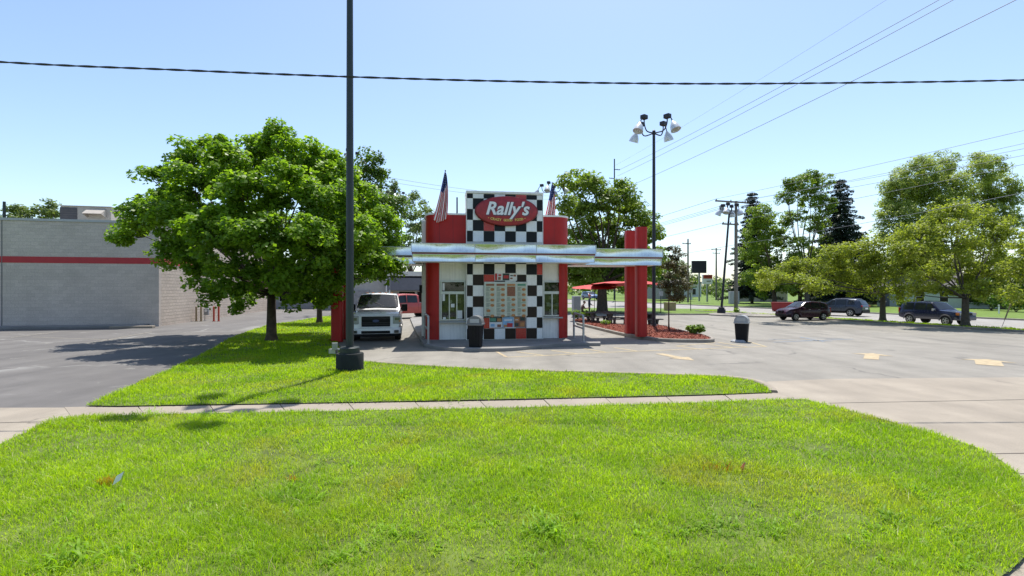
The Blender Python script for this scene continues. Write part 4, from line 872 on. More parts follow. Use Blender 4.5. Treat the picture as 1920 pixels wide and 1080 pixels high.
def lamp_post(label, base, h, r0=.1, lean=(0, 0), mat=pole_black, basekind=1, rot=0., heads=4, rr=1.45):
    t = thing('lamp_post', label, 'lamp post', base, 0, 'car park lamp posts'); t.rotation_euler = (lean[0], lean[1], 0)
    MB().tube([(0, 0, 0), (0, 0, h * .5), (0, 0, h)], [r0, r0 * .9, r0 * .75], 14).build('pole', mat, t, smooth=True)
    if basekind == 1:
        MB().lathe([(r0 * 2.1, 0), (r0 * 2.1, .05), (r0 * 1.3, .07), (r0 * 1.25, .18)], 16).build('base_plate', mat, t)
    else:
        MB().lathe([(.36, -.05), (.36, .46), (.345, .48)], 28).build('concrete_base', basekind, t, smooth=True)
        MB().lathe([(.26, .48), (.26, .62), (.24, .64), (.14, .645)], 24).build('base_cover', mat, t, smooth=True)
    ar = MB(); 
    for k in range(heads): lamp_head(t, rot + 2 * math.pi * k / heads, rr, h)
    MB().lathe([(r0 * .9, h - .1), (r0 * .9, h + .12), (.02, h + .2)], 12).build('cap', mat, t); return t
base_paint = M('painted_base', (.010, .014, .014), .85, var=.3, scale=4, bump=.3, bscale=25)
g = G(656, 697); g.z = .03
lp = lamp_post('dark green lamp post on a round base at the front of the grass strip', g, 11.6, .105, mat=pole_dark, basekind=base_paint, rot=.5, rr=1.2)
fx = MB().box((-.40, -.02, .66), (.14, .12, .18), rz=.3); fx.box((-.46, .05, .52), (.2, .14, .12), rz=-.2); fx.tube([(-.2, 0, .55), (-.4, -.02, .6)], .03, 6); fx.build('floodlight', steel, lp)
lamp_post('tall black lamp post with four lamps in the mulch bed', G(1226, 616).xy.to_3d() + Vector((0, 0, .15)), 11.05, .105, mat=pole_black, rot=R(38), rr=1.36)
lamp_post('black lamp post leaning to the right on the kerbed island by the road', G(1352, 589), 9.3, .11, lean=(0, R(4.6)), mat=pole_black, basekind=M('round_base_black', (.015, .015, .02), .7), rot=.9, rr=.9)
g = G(650, 588); lamp_post('lamp post behind the big maple with only its lamps showing', g, (HY - 300) / FPX * g.y + 2.2, .1, rot=.4, rr=1.45)
g = G(741, 577); lamp_post('far lamp post among the loose trees left of the restaurant', g, (HY - 372) / FPX * g.y + 2.2, .12, rot=.2, rr=1.5)
g = G(1034, 586); lamp_post('lamp post behind the restaurant beside the right flag', g, (HY - 360) / FPX * g.y + 2.2, .1, rot=R(160), rr=1.5)
# kerbed island of the leaning post
isl = smooth([G(*p) for p in [(1328, 591), (1345, 588), (1400, 588), (1500, 592), (1440, 595.5), (1360, 593)]], 3, True)
o = MB().prism([p.xy for p in isl], 0, .10).build('traffic_island', kerb_mat); tag(o, kind='structure')
bm = bmesh.new(); bm.from_mesh(o.data); bmesh.ops.recalc_face_normals(bm, faces=bm.faces); bm.to_mesh(o.data); bm.free()

# ------------------------------------------------------------------ utility poles and wires
def upole(label, base, h, r, mat=wood_pole, arms=(), ins=True, lean=(0, 0), along=None):
    t = thing('utility_pole', label, 'utility pole', base, 0, 'utility poles'); t.rotation_euler = (lean[0], lean[1], 0)
    MB().tube([(0, 0, -.1), (0, 0, h * .5), (0, 0, h)], [r, r * .85, r * .65], 10).build('pole', mat, t, smooth=True)
    a = along if along is not None else NR
    for z, l0, l1 in arms:
        m = a * (l0 + l1) / 2; c_ = MB().box((m.x, m.y, z), (abs(l1 - l0), .12, .14), rz=math.atan2(a.y, a.x)).build('crossarm', mat, t)
        for q in (l0 + .1, (l0 + l1) / 2, l1 - .1):
            p = a * q; MB().lathe([(.05, z + .06), (.07, z + .12), (.04, z + .2)], 8, (p.x, p.y, 0)).build('insulator', steel, c_)
    return t
gp = G(1380, 586); hp = (HY - 377) / FPX * gp.y + 2.2
tp = upole('weathered timber utility pole with long crossarms by the leaning lamp post', gp, hp, .19, arms=[(hp - .1, -2.4, 1.2), (hp - 1.0, -2.0, .3), (hp - 2.3, -1.6, .3)])
MB().lathe([(.22, 0), (.22, .7), (.18, .76)], 12, (-1.6, -.45, hp - 1.25)).build('transformer', steel, tp)
for px, py, top, r, lab, arms in [(1290, 566, 448, .2, 'plain timber pole left of the dark billboard', [(-.9, -1.2, .6)]), (1343, 562, 465, .22, 'distant timber pole with small crossarms right of the red and white sign', [(-.4, -1.3, 1.3), (-1.2, -1., 1.)]), (1152, 562, 298, .2, 'tall steel transmission pole above the trees behind the restaurant', [(-2.4, 0, 1.4), (-4.5, -1.3, 0)])]:
    g = G(px, py); h = (HY - top) / FPX * g.y + 2.2; upole(lab, g, h, r, wood_pole if px != 1152 else pole_dark, [(h + z, a, b_) for z, a, b_ in arms])
for px, Y, top, lab in [(714, 60, 322, 'brown timber pole rising from the leaves right of the big maple'), (857, 95, 370, 'distant pole just right of the left flag'), (8, 60, 378, 'dark pole standing behind the flat roof at the far left')]:
    b_ = Vector(((px - CX) / FPX * Y, Y, 0)); h = (HY - top) / FPX * Y + 2.2; upole(lab, b_, h, .22, M('brown_pole', (.10, .065, .05), .9) if px != 8 else pole_dark, [(h - .7, -.9, .9)] if px == 714 else [])
def wire(label, pts, r, mat=wire_mat, strands=1, group='overhead wires'):
    t = thing('overhead_wire', label, 'wire', pts[0], 0, group); o = Vector(pts[0]); pts = [Vector(p) - o for p in pts]; mb = MB()
    if strands == 1: mb.tube(pts, r, 5)
    else:
        L = 0; acc = [0]
        for i in range(1, len(pts)): L += (pts[i] - pts[i - 1]).length; acc.append(L)
        for s in range(2):
            q = [p + Vector((0, math.cos(acc[i] * 7 + s * math.pi), math.sin(acc[i] * 7 + s * math.pi))) * r * .8 for i, p in enumerate(pts)]; mb.tube(q, r, 6)
    mb.build('cable', mat, t, smooth=True); return t
def span(a, b_, sag, n=24): return [Vector(a).lerp(Vector(b_), i / n) - Vector((0, 0, sag * 4 * (i / n) * (1 - i / n))) for i in range(n + 1)]
cab = smooth([P(px, py, 10.3 + .00035 * px) for px, py in [(-500, 78), (0, 116), (330, 131), (655, 144), (980, 153), (1300, 157), (1620, 155), (1920, 150), (2400, 136)]], 40)
wire('thick twisted black cable crossing the whole sky', cab, .0135, wire_mat, 2)
A = P(1157, 330, 62)
for a, q, r, lab in [((1160, 319), (1735, 0), .016, 'upper of the two close wires rising to the top right'), ((1158, 330), (1760, 0), .016, 'lower of the two close wires rising to the top right'), ((1178, 350), (1872, 0), .018, 'lone wire rising to the top right below the close pair'), ((1150, 312), (1640, 0), .007, 'faintest thin wire high up left of the close pair')]:
    p0 = P(*a, 62); z = p0.z; Yq = (z - 2.2) * FPX / HY; p1 = P(*q, Yq); p1 = p0 + (p1 - p0) * 1.45; wire(lab, span(p0, p1, .45), r, wire_pale)
def along(zt, off):        # wires on the timber pole, running along the road both ways
    return gp + NR * off + Vector((0, 0, zt))
for zt, off, qx, qy, lab in [(hp + .1, -2.3, 1920, 237, 'topmost of the roadside wires from the timber pole'), (hp + .1, 1.1, 1920, 262, 'second roadside wire from the timber pole'), (hp + .05, .3, 1920, 272, 'third roadside wire from the timber pole'), (hp - .9, -1.9, 1920, 284, 'fourth roadside wire from the timber pole'), (hp - 2.2, -1.5, 1920, 300, 'fifth roadside wire from the timber pole'), (hp - 4.3, -.15, 1920, 352, 'lowest roadside wire from the timber pole')]:
    p0 = along(zt, off); Yq = (p0.z - 2.0) * FPX / (HY - qy); p1 = P(qx, qy, Yq); p2 = p0 + (p1 - p0) * 1.5; wire(lab, span(p0, p2, .25), .013, wire_pale)
    far = p0 + DR * 60 + Vector((0, 0, -.6)); wire(lab.replace('from the timber pole', 'running away left of the timber pole'), span(p0, far, .5), .018, wire_pale)
for py0, py1, lab in [(330, 352, 'upper faint wire left of the sign tower'), (338, 358, 'lower faint wire left of the sign tower')]: wire(lab, span(P(714, py0, 60), P(1060, py1 + 16, 88), .6), .02, wire_pale)

# ------------------------------------------------------------------ small things in the lawn
def marker(label, base, h, tilt, col, size):
    t = thing('marker_flag', label, 'marker flag', base, 0, 'survey flags in the lawn')
    MB().tube([(0, 0, -.02), (tilt * .5, 0, h * .5), (tilt, 0, h)], .0025, 5).build('wire_stem', steel, t)
    MB().grid(lambda u, v: (tilt - u * size * .75 - .3 * size * v, .01 * math.sin(5 * u) - .02 * v - .015 * u, h - v * size * 1.05 - u * size * .55), 5, 3).build('pennant', col, t, solid=.001); return t
marker('small white marker flag leaning in the lawn at the left', G(222, 925), .24, .06, M('vinyl_white', (.85, .85, .86), .6, var=.03), .085)
marker('small faded pink marker flag in the lawn at the right', G(1399, 890), .15, -.01, leafmat('vinyl_pink', (.75, .35, .3), (.75, .4, .35), .5), .085)
gy = G(1877, 617); t = thing('guy_wire', 'yellow sleeved guy wire at the right edge of the verge', 'guy wire', gy)
q = P(1905, 545, gy.y + .3) - gy; MB().tube([(0, 0, 0), q * .5, q * 3.], .012, 6).build('cable', wire_mat, t); MB().tube([q * .25, q * 1.], .035, 8).build('sleeve', yellow, t)
# ------------------------------------------------------------------ vehicles
def interp(tab, x):
    if x <= tab[0][0]: return tab[0][1]
    for (a, va), (b_, vb) in zip(tab, tab[1:]):
        if x <= b_: return va + (vb - va) * (x - a) / (b_ - a)
    return tab[-1][1]
def vehicle(name, label, cat, loc, rz, S, scale=1.):
    """front at +x. S: L, W, top/belt silhouettes (x,z), wheels, windows"""
    t = thing(name, label, cat, loc, rz); t.scale = (scale,) * 3
    L, W = S['L'], S['W']; r = S['r']; ra = r * 1.17; xf, xr = S['xf'], S['xr']; zs = S['sill']; tum = S.get('tumble', .2); body = S['paint']
    hm = max(z for _, z in S['top']) - interp(S['belt'], 0)
    def zl(x):
        z = zs + .12 * max(0, (abs(x) - L * .40) / (L * .1)) ** 1.5 * .8
        for xw in (xf, xr):
            if abs(x - xw) < ra: z = max(z, r * .98 + math.sqrt(ra * ra - (x - xw) ** 2))
        return z
    def sec(x):
        e = 1 - S.get('nose', .10) * (abs(x) / (L / 2)) ** 8 - .02 * (abs(x) / (L / 2)) ** 2
        hw = W / 2 * e; zu = interp(S['top'], x); b_ = min(interp(S['belt'], x), zu - .04); z0 = min(zl(x), b_ - .06); h = zu - b_
        yr = hw * (.955 - tum * min(1, h / hm)); d = b_ - z0
        return [(hw * .93, z0), (hw * .985, z0 + .22 * d), (hw, z0 + .55 * d), (hw * .992, z0 + .82 * d), (hw * .955, b_), (hw * .955 + (yr - hw * .955) * .5, b_ + h * .45), (yr, b_ + h * .86), (yr * .90, b_ + h * .965), (yr * .5, zu), (0, zu + .012)]
    xs = set(-L / 2 + L * i / 44 for i in range(45)) | set(x for x, _ in S['top'] if abs(x) <= L / 2)
    for xw in (xf, xr):
        for k in range(-6, 7): xs.add(xw + ra * math.sin(math.pi / 2 * k / 6) * .999)
    xs = sorted(x for x in xs if abs(x) <= L / 2 + 1e-6); mb = MB(); K = 10; vs = []
    for x in xs:
        s_ = sec(x); vs += [(x, y, z) for y, z in s_] + [(x, -y, z) for y, z in s_[-2::-1]]
    n = 2 * K - 1; fs = [((i + 1) * n + k, i * n + k, i * n + k + 1, (i + 1) * n + k + 1) for i in range(len(xs) - 1) for k in range(n - 1)]
    mb.add(vs, fs); nb = [(i * n, (i + 1) * n, (i + 1) * n + n - 1, i * n + n - 1) for i in range(len(xs) - 1)]
    mb.f += nb; mb.m += [1] * len(nb); N = len(xs) - 1
    mb.f += [tuple(range(n)), tuple(N * n + k for k in range(n - 1, -1, -1))]; mb.m += [0, 0]
    bo = mb.build('body', [body, trim_blk], t, smooth=True)
    def path(x, k):                                # a point on the section, k in section index units
        s_ = sec(x); i = min(int(k), K - 2); f = k - i; return (s_[i][0] + (s_[i + 1][0] - s_[i][0]) * f, s_[i][1] + (s_[i + 1][1] - s_[i][1]) * f)
    def side(nm, mat, x0, x1, k0, k1, sgn, off=.012, parent=t, xt0=None, xt1=None, nu=6, nv=4):
        xt0 = x0 if xt0 is None else xt0; xt1 = x1 if xt1 is None else xt1
        def f(u, v):
            x = (x0 + (x1 - x0) * u) * (1 - v) + (xt0 + (xt1 - xt0) * u) * v; y, z = path(x, k0 + (k1 - k0) * v); return (x, sgn * (y + off), z)
        return MB().grid(f, nu, nv).build(nm, mat, parent, smooth=True)
    def top(nm, mat, x0, x1, yk, off=(.01, 0, .014), parent=t):
        def f(u, v):
            x = x0 + (x1 - x0) * v; w_ = (u * 2 - 1); k = 9 - abs(w_) * (9 - yk); y, z = path(x, k); return (x + off[0], math.copysign(y, w_), z + off[2])
        return MB().grid(f, 12, 5).build(nm, mat, parent, smooth=True)
    top('windscreen', car_glass, *S['wind'], 6.5); 
    if 'rear' in S: top('rear_window', car_glass, *S['rear'], 6.6, (-.012, 0, .012))
    for sg in (1, -1):
        for (x0, x1, xt0, xt1) in S['side']: side('side_window', car_glass, x0, x1, 4.25, 6.0, sg, .012, t, xt0, xt1)
        for x in S.get('seams', []): side('door_seam', trim_blk, x - .006, x + .006, .3, 4.0, sg, .004, t, nu=1)
        for x in S.get('handles', []):
            y, z = path(x, 3.6); MB().box((x, sg * (y + .02), z), (.2, .035, .035)).build('door_handle', S.get('handle_mat', body), t, bevel=.01)
        if 'mirror' in S:
            x, mz, ms = S['mirror']; y, _ = path(x, 4.2); m_ = MB().box((x, sg * (y + .15), mz), (.14, .27, ms)); m_.box((x, sg * (y + .02), mz - .05), (.06, .16, .05)); m_.build('wing_mirror', S.get('mirror_mat', trim_blk), t, bevel=.03)
        if 'cladding' in S: side('sill_cladding', S['cladding'], xr + ra, xf - ra, .02, 1.2, sg, .012)
        for xw in (xf, xr):                         # arch lips
            if 'lip' in S:
                m_ = MB(); pts = [(xw + ra * 1.04 * math.cos(a), sg * (W / 2 * .985), r * .98 + ra * 1.04 * math.sin(a)) for a in [math.pi * k / 12 for k in range(13)]]; m_.tube(pts, .045, 6); m_.build('arch_lip', S['lip'], t, smooth=True)
    # wheels
    m3 = Matrix.Rotation(R(90), 3, 'X'); tw_ = S.get('tw', .22)
    for xw in (xf, xr):
        for sg in (1, -1):
            y = sg * (W / 2 - tw_ / 2 - .03)
            tp = [(r * .62, -tw_ / 2), (r * .93, -tw_ / 2), (r, -tw_ / 2 + .03), (r, tw_ / 2 - .03), (r * .93, tw_ / 2), (r * .62, tw_ / 2)]
            wh = MB().lathe(tp, 24, (0, 0, 0), m3).build('wheel', tyre, t, smooth=True, loc=(xw, y, r))
            o_ = sg * (tw_ / 2 + .004); rm = MB(); prof = [(r * .64, -.02), (r * .64, .012), (r * .57, .014), (r * .55, -.01), (.02, -.012)]
            rm.lathe([(p, q * -sg) for p, q in prof], 24, (0, o_, 0), m3)
            for k in range(S.get('spokes', 5)):
                a = 2 * math.pi * k / S.get('spokes', 5); rm.box((math.cos(a) * r * .32, o_ + sg * .008, math.sin(a) * r * .32), (r * .54, .03, r * .17), ry=-a)
            rm.ell((0, o_ + sg * .01, 0), (r * .13, .03, r * .13), 10); rm.build('rim', S.get('rim', rim_mat), wh, smooth=True)
    S['path'] = path; S['sidef'] = side; S['sec'] = sec
    return t
def light_box(parent, nm, mat, x, y, z, sx, sy, sz, rz=0.):
    for sg in (1, -1): MB().box((x, sg * y, z), (sx, sy, sz), rz=sg * rz).build(nm, mat, parent, bevel=.02)

paint_white = M('white_car_paint', (.80, .81, .82), .3, var=.02, scale=1, coat=.8)
paint_red = M('faded_red_paint', (.42, .06, .05), .35, var=.12, scale=2, coat=.4)
paint_maroon = M('maroon_paint', (.036, .008, .020), .28, var=.08, scale=1, coat=.25, spec=.35)
paint_slate = M('slate_blue_paint', (.050, .062, .085), .28, metal=.3, var=.05, scale=1, coat=.25, spec=.35)
paint_navy = M('navy_paint', (.010, .013, .045), .25, var=.08, scale=1, coat=.25, spec=.35)
paint_blue = M('blue_car_paint', (.05, .10, .2), .3, var=.08, coat=.8)
grey_clad = M('grey_cladding', (.13, .125, .14), .6, var=.1)

# white pickup in the left drive lane
def pickup_spec(paint): return dict(L=5.8, W=2.03, r=.40, xf=1.86, xr=-1.80, sill=.42, nose=.07, paint=paint, tumble=.14, tw=.27,
    top=[(-2.9, 1.22), (-1.02, 1.22), (-1.0, 1.86), (-.85, 1.93), (0., 1.96), (.62, 1.92), (1.32, 1.33), (1.55, 1.27), (2.55, 1.20), (2.82, 1.13), (2.9, 1.02)], belt=[(-2.9, 1.18), (.9, 1.16), (2.9, 1.0)],
    wind=(.66, 1.29), side=[(.06, .95, .06, .60), (-.86, 0., -.84, 0.)], seams=[1.1, .03, -.93], handles=[.2, -.72], mirror=(1.0, 1.32, .32), rear=None, lip=None)
S = pickup_spec(paint_white); S.pop('rear'); S.pop('lip')
g = G(711, 641); g.z = .004; tk = vehicle('pickup_truck', 'white pickup truck facing us in the left drive lane under the maple', 'pickup truck', g + Vector((-.75, 2.9, 0)), R(-90 + 12), S, 1.05)
fx = 2.905
gr = MB(); gr.bb(fx - .05, fx + .03, -.56, .56, .62, 1.03); gr.build('grille', trim_blk, tk, bevel=.03)
fr = MB()
for y0, y1, z0, z1 in ((-.60, .60, 1.03, 1.07), (-.60, .60, .58, .62), (-.60, -.56, .62, 1.03), (.56, .60, .62, 1.03)): fr.bb(fx - .05, fx + .05, y0, y1, z0, z1)
fr.build('grille_surround', paint_white, tk, bevel=.012)
for z in (.69, .76, .92, .97): MB().bb(fx + .025, fx + .045, -.56, .56, z, z + .028).build('grille_bar', M('dark_chrome', (.014, .014, .016), .5), tk)
em = MB().lathe([(.13, 0), (.13, .015), (.11, .02)], 24, (fx + .045, 0, .85), Matrix.Rotation(R(90), 3, 'Y'), sx=.42, sy=1.); em.build('oval_emblem', M('emblem_blue', (.05, .07, .16), .2, coat=.5), tk)
for sg in (1, -1):
    hl = MB().bb(fx - .12, fx + .02, min(sg * .66, sg * .98), max(sg * .66, sg * .98), .72, 1.05).build('headlamp', lamp_glass, tk, bevel=.03)
    MB().bb(fx + .018, fx + .03, min(sg * .74, sg * .94), max(sg * .74, sg * .94), .87, .98).build('lens', M('lens_dark', (.10, .10, .11), .1, coat=.8), hl)
    MB().bb(fx + .018, fx + .028, min(sg * .90, sg * .965), max(sg * .90, sg * .965), .81, .86).build('indicator', amber, hl)
    MB().bb(fx + .0, fx + .16, min(sg * .72, sg * .9), max(sg * .72, sg * .9), .37, .48).build('fog_lamp', M('fog_recess', (.03, .032, .035), .3, coat=.3), tk, bevel=.015)
bu = MB(); q = [(fx - .1, -1.01), (fx + .05, -.95), (fx + .13, -.6), (fx + .14, 0), (fx + .13, .6), (fx + .05, .95), (fx - .1, 1.01)]; bu.prism(q, .33, .57); bu.build('front_bumper', paint_white, tk, bevel=.03)
MB().bb(fx + .05, fx + .155, -.56, .56, .35, .46).build('bumper_intake', trim_blk, tk, bevel=.02)
MB().bb(fx - .1, fx + .06, -.9, .9, .22, .33).build('air_dam', trim_blk, tk, bevel=.03)
for y in (-.55, -.28, 0, .28, .55): MB().bb(-.1, .05, y - .06, y + .06, 1.965, 1.985).build('roof_lamp', amber, tk)
MB().bb(1.22, 1.40, -.78, .78, 1.325, 1.345).build('cowl', trim_blk, tk)
for y in (-.4, .3): MB().tube([(1.30, y, 1.36), (1.10, y - .45, 1.56)], .012, 5).build('wiper', trim_blk, tk)
# red pickup waiting behind it
S = pickup_spec(paint_red); S.pop('rear'); S.pop('lip'); S['mirror_mat'] = M('mirror_chrome', (.6, .6, .6), .2, metal=.9)
g = G(765, 597.5); rt = vehicle('pickup_truck', 'faded red pickup truck turning in behind the white one', 'pickup truck', (g.x - .55, g.y + .6, .004), R(215), S, .98)
for sg in (1, -1): MB().bb(-2.93, -2.88, min(sg * .8, sg * .98), max(sg * .8, sg * .98), .72, 1.1).build('tail_lamp', tail_red, rt)
MB().bb(-3.05, -2.88, -.95, .95, .45, .62).build('rear_bumper', rim_mat, rt, bevel=.03)
MB().bb(-2.75, -1.1, -.82, .82, 1.215, 1.236).build('bed', trim_blk, rt)
# maroon retro hatchback
S = dict(L=4.29, W=1.70, r=.32, xf=1.32, xr=-1.30, sill=.27, nose=.20, paint=paint_maroon, tumble=.17, spokes=5,
    top=[(-2.145, .86), (-2.10, .98), (-1.72, 1.46), (-1.2, 1.57), (-.3, 1.60), (.25, 1.56), (1.02, 1.09), (1.3, 1.05), (1.85, .93), (2.1, .76), (2.145, .62)], belt=[(-2.145, .84), (-1.8, .98), (1.0, .98), (1.6, .86), (2.145, .60)],
    wind=(.30, .98), rear=(-2.06, -1.70), side=[(-.08, .80, -.06, .36), (-.95, -.16, -.95, -.14), (-1.62, -1.04, -1.5, -1.04)], seams=[.9, -.12, -.98], handles=[.05, -.85], mirror=(.72, 1.05, .15), mirror_mat=paint_maroon, handle_mat=rim_mat)
g = G(1502, 601); car1 = vehicle('car', 'maroon retro hatchback pulling into the lot by the island', 'car', (g.x + .45, g.y + .55, .004), R(190), S, .86)
light_box(car1, 'headlamp', lamp_glass, 1.93, .52, .72, .16, .2, .2, R(-25)); light_box(car1, 'tail_lamp', tail_red, -2.06, .66, .9, .1, .12, .34)
gr = MB()
for i in range(5): gr.bb(2.05 + .012 * i, 2.16, -.34 + .03 * i, .34 - .03 * i, .84 - .07 * i, .875 - .07 * i)
gr.build('grille', trim_blk, car1); fb = MB(); fb.prism([(1.9, -.83), (2.16, -.62), (2.22, 0), (2.16, .62), (1.9, .83)], .34, .52); fb.build('front_bumper', trim_blk, car1, bevel=.03)
for sg in (1, -1):
    m_ = MB(); pts = [(1.32 + .44 * math.cos(a), sg * .845, .30 + .44 * math.sin(a)) for a in [math.pi * k / 12 for k in range(13)]]; m_.tube(pts, [.05] * 13, 7); m_.build('front_wing', paint_maroon, car1, smooth=True)
# slate blue crossover on the road
SUV = dict(L=4.65, W=1.84, r=.36, xf=1.40, xr=-1.33, sill=.30, nose=.13, paint=paint_slate, tumble=.20, spokes=5,
    top=[(-2.325, .92), (-2.25, 1.1), (-1.98, 1.52), (-1.75, 1.64), (-.6, 1.67), (.25, 1.62), (1.12, 1.10), (1.4, 1.06), (2.05, .94), (2.28, .78), (2.325, .6)], belt=[(-2.325, .95), (-1.6, 1.06), (.9, 1.0), (2.325, .62)],
    wind=(.32, 1.06), rear=(-2.22, -1.9), side=[(.0, .86, .0, .40), (-.98, -.08, -.98, -.08), (-1.72, -1.08, -1.6, -1.08)], seams=[.98, -.04, -1.0], handles=[.15, -.82], mirror=(.78, 1.08, .16), mirror_mat=paint_slate, cladding=trim_blk)
g = G(1583, 593, ZR); car2 = vehicle('car', 'slate blue crossover driving away on the road behind the maroon car', 'car', (g.x + .2, g.y + 1.1, ZR + .004), math.atan2(DR.y, DR.x) + R(17), SUV, 1.02)
light_box(car2, 'tail_lamp', tail_red, -2.24, .66, 1.0, .14, .42, .14, R(18)); light_box(car2, 'headlamp', lamp_glass, 2.15, .66, .82, .2, .36, .12, R(-22))
for sg in (1, -1): MB().tube([(-1.7, sg * .60, 1.66), (-.6, sg * .64, 1.71), (.1, sg * .63, 1.67)], .018, 6).build('roof_rail', rim_mat, car2)
MB().bb(-2.36, -2.2, -.8, .8, .36, .62).build('rear_bumper', trim_blk, car2, bevel=.04); MB().bb(-2.38, -2.33, -.26, .26, .70, .83).build('number_plate', paper, car2)
# navy off-roader on the road
S = dict(L=4.81, W=1.87, r=.38, xf=1.45, xr=-1.42, sill=.44, nose=.08, paint=paint_navy, tumble=.16, spokes=5, tw=.25,
    top=[(-2.405, 1.02), (-2.36, 1.2), (-2.18, 1.70), (-2.05, 1.79), (-.8, 1.83), (.28, 1.79), (.92, 1.22), (1.1, 1.16), (2.15, 1.08), (2.36, .96), (2.405, .7)], belt=[(-2.405, 1.06), (.9, 1.13), (2.405, .8)],
    wind=(.33, .90), rear=(-2.35, -2.15), side=[(-.05, .70, -.05, .34), (-1.02, -.12, -1.02, -.12), (-2.02, -1.12, -1.98, -1.12)], seams=[.95, -.08, -1.06], handles=[.1, -.88], mirror=(.66, 1.2, .18), mirror_mat=rim_mat, cladding=grey_clad, lip=grey_clad)
g = G(1757, 609, ZR); car3 = vehicle('car', 'dark navy off-road vehicle on the road behind the right verge tree', 'car', (g.x + .4, g.y + .6, ZR + .004), math.atan2(-DR.y, -DR.x) - R(5), S, .92)
light_box(car3, 'headlamp', lamp_glass, 2.33, .62, .92, .14, .34, .2, R(-12)); light_box(car3, 'indicator', amber, 2.28, .84, .93, .2, .1, .2, R(-20)); light_box(car3, 'tail_lamp', tail_red, -2.36, .80, 1.1, .1, .14, .4)
MB().bb(2.3, 2.42, -.42, .42, .82, 1.02).build('grille', trim_blk, car3, bevel=.02); fb = MB(); fb.prism([(2.1, -.93), (2.42, -.80), (2.5, 0), (2.42, .80), (2.1, .93)], .44, .70); fb.build('front_bumper', grey_clad, car3, bevel=.04)
for sg in (1, -1): MB().tube([(-1.9, sg * .66, 1.82), (-.8, sg * .67, 1.88), (.1, sg * .66, 1.84)], .02, 6).build('roof_rail', trim_blk, car3)
# small blue car far behind the umbrellas
import copy
S = {k: v for k, v in SUV.items() if k not in ('path', 'sidef', 'sec')}; S['paint'] = paint_blue; S['mirror_mat'] = paint_blue
g = G(1106, 561.5); vehicle('car', 'light blue car far behind the red umbrellas', 'car', (g.x, g.y, -.03), R(-70), S, 1.15)

# ------------------------------------------------------------------ people at the picnic tables
skin = M('skin', (.38, .20, .13), .6, var=.08); navy_cloth = M('navy_cloth', (.018, .022, .045), .85, var=.15, scale=9); brown_cloth = M('brown_cloth', (.10, .05, .04), .85, var=.2, scale=9); hair_mat = M('hair_dark', (.02, .014, .01), .7, var=.3); cap_red = M('cap_red', (.45, .10, .08), .8); dark_trs = M('dark_trousers', (.014, .014, .018), .85, var=.2)
def skinned(name, verts, edges, mats, parent, zmat):
    me = bpy.data.meshes.new(name); me.from_pydata([v[:3] for v in verts], edges, []); me.materials.append(mats[0])
    o = bpy.data.objects.new(name, me); C.objects.link(o); o.parent = parent
    o.modifiers.new('skin', 'SKIN'); 
    if not me.skin_vertices: 
        bm = bmesh.new(); bm.from_mesh(me); bm.verts.layers.skin.verify(); bm.to_mesh(me); bm.free()
    for i, v in enumerate(verts): me.skin_vertices[0].data[i].radius = (v[3], v[4] if len(v) > 4 else v[3]); me.skin_vertices[0].data[i].use_root = (i == 0)
    o.modifiers.new('sub', 'SUBSURF').levels = 2; o.modifiers['sub'].render_levels = 2
    dg = bpy.context.evaluated_depsgraph_get(); dg.update(); m2 = bpy.data.meshes.new_from_object(o.evaluated_get(dg)); o.modifiers.clear(); o.data = m2; m2.materials.clear()
    for m in mats: m2.materials.append(m)
    for p in m2.polygons: p.material_index = zmat(p.center); p.use_smooth = True
    return o
def hand(vs, es, wrist, d, sidev, start):
    """palm and five fingers, a little curled"""
    w = Vector(wrist); d = Vector(d).normalized(); s = Vector(sidev).normalized(); dn = d.cross(s); k = len(vs); palm = w + d * .07; vs.append((*palm, .032, .02)); es.append((start, k))
    for i, (o_, l) in enumerate(((-.03, .065), (-.01, .075), (.01, .072), (.03, .058))):
        a = palm + s * o_ + d * .03; b1 = a + d * l * .55 + dn * .012; c1 = b1 + d * l * .35 + dn * .028; q = len(vs); vs += [(*a, .010), (*b1, .009), (*c1, .007)]; es += [(k, q), (q, q + 1), (q + 1, q + 2)]
    a = w + d * .03 + s * -.035; b1 = a + d * .035 - s * .025; q = len(vs); vs += [(*a, .012), (*b1, .009)]; es += [(k, q), (q, q + 1)]
def head(t, z, y=0., x=0., hatmat=None, s=1.):
    h = MB().ell((x, y, z), (.078 * s, .098 * s, .118 * s), 14).build('head', skin, t, smooth=True)
    f = MB(); f.ell((x, y - .1 * s, z - .005), (.014, .022, .024), 8); f.ell((x - .08 * s, y + .01, z), (.014, .025, .032), 8); f.ell((x + .08 * s, y + .01, z), (.014, .025, .032), 8); f.build('nose_and_ears', skin, h, smooth=True)
    e = MB(); 
    for sg in (-1, 1): e.ell((x + sg * .032, y - .088 * s, z + .012), (.012, .008, .008), 8)
    e.bb(x - .024, x + .024, y - .096 * s, y - .086 * s, z - .058, z - .05); e.build('eyes_and_mouth', hair_mat, h)
    hr = MB().ell((x, y + .018, z + .03), (.086 * s, .100 * s, .105 * s), 14).build('cap' if hatmat else 'hair', hatmat or hair_mat, h, smooth=True)
    if hatmat: MB().box((x, y - .12, z + .055), (.13, .11, .012), rx=.15).build('brim', hatmat, h, bevel=.004)
pg = G(1105, 594.5); pg.z = .004
p1 = thing('person', 'standing person in navy clothes and reddish cap by the picnic tables', 'person', pg, R(80), 'people at the picnic tables')
vs = [(0, 0, .98, .15, .11), (0, 0, 1.18, .15, .11), (0, 0, 1.38, .17, .115), (0, .0, 1.47, .10, .08), (0, -.005, 1.56, .055), (0, -.01, 1.64, .05)]; es = [(0, 1), (1, 2), (2, 3), (3, 4), (4, 5)]
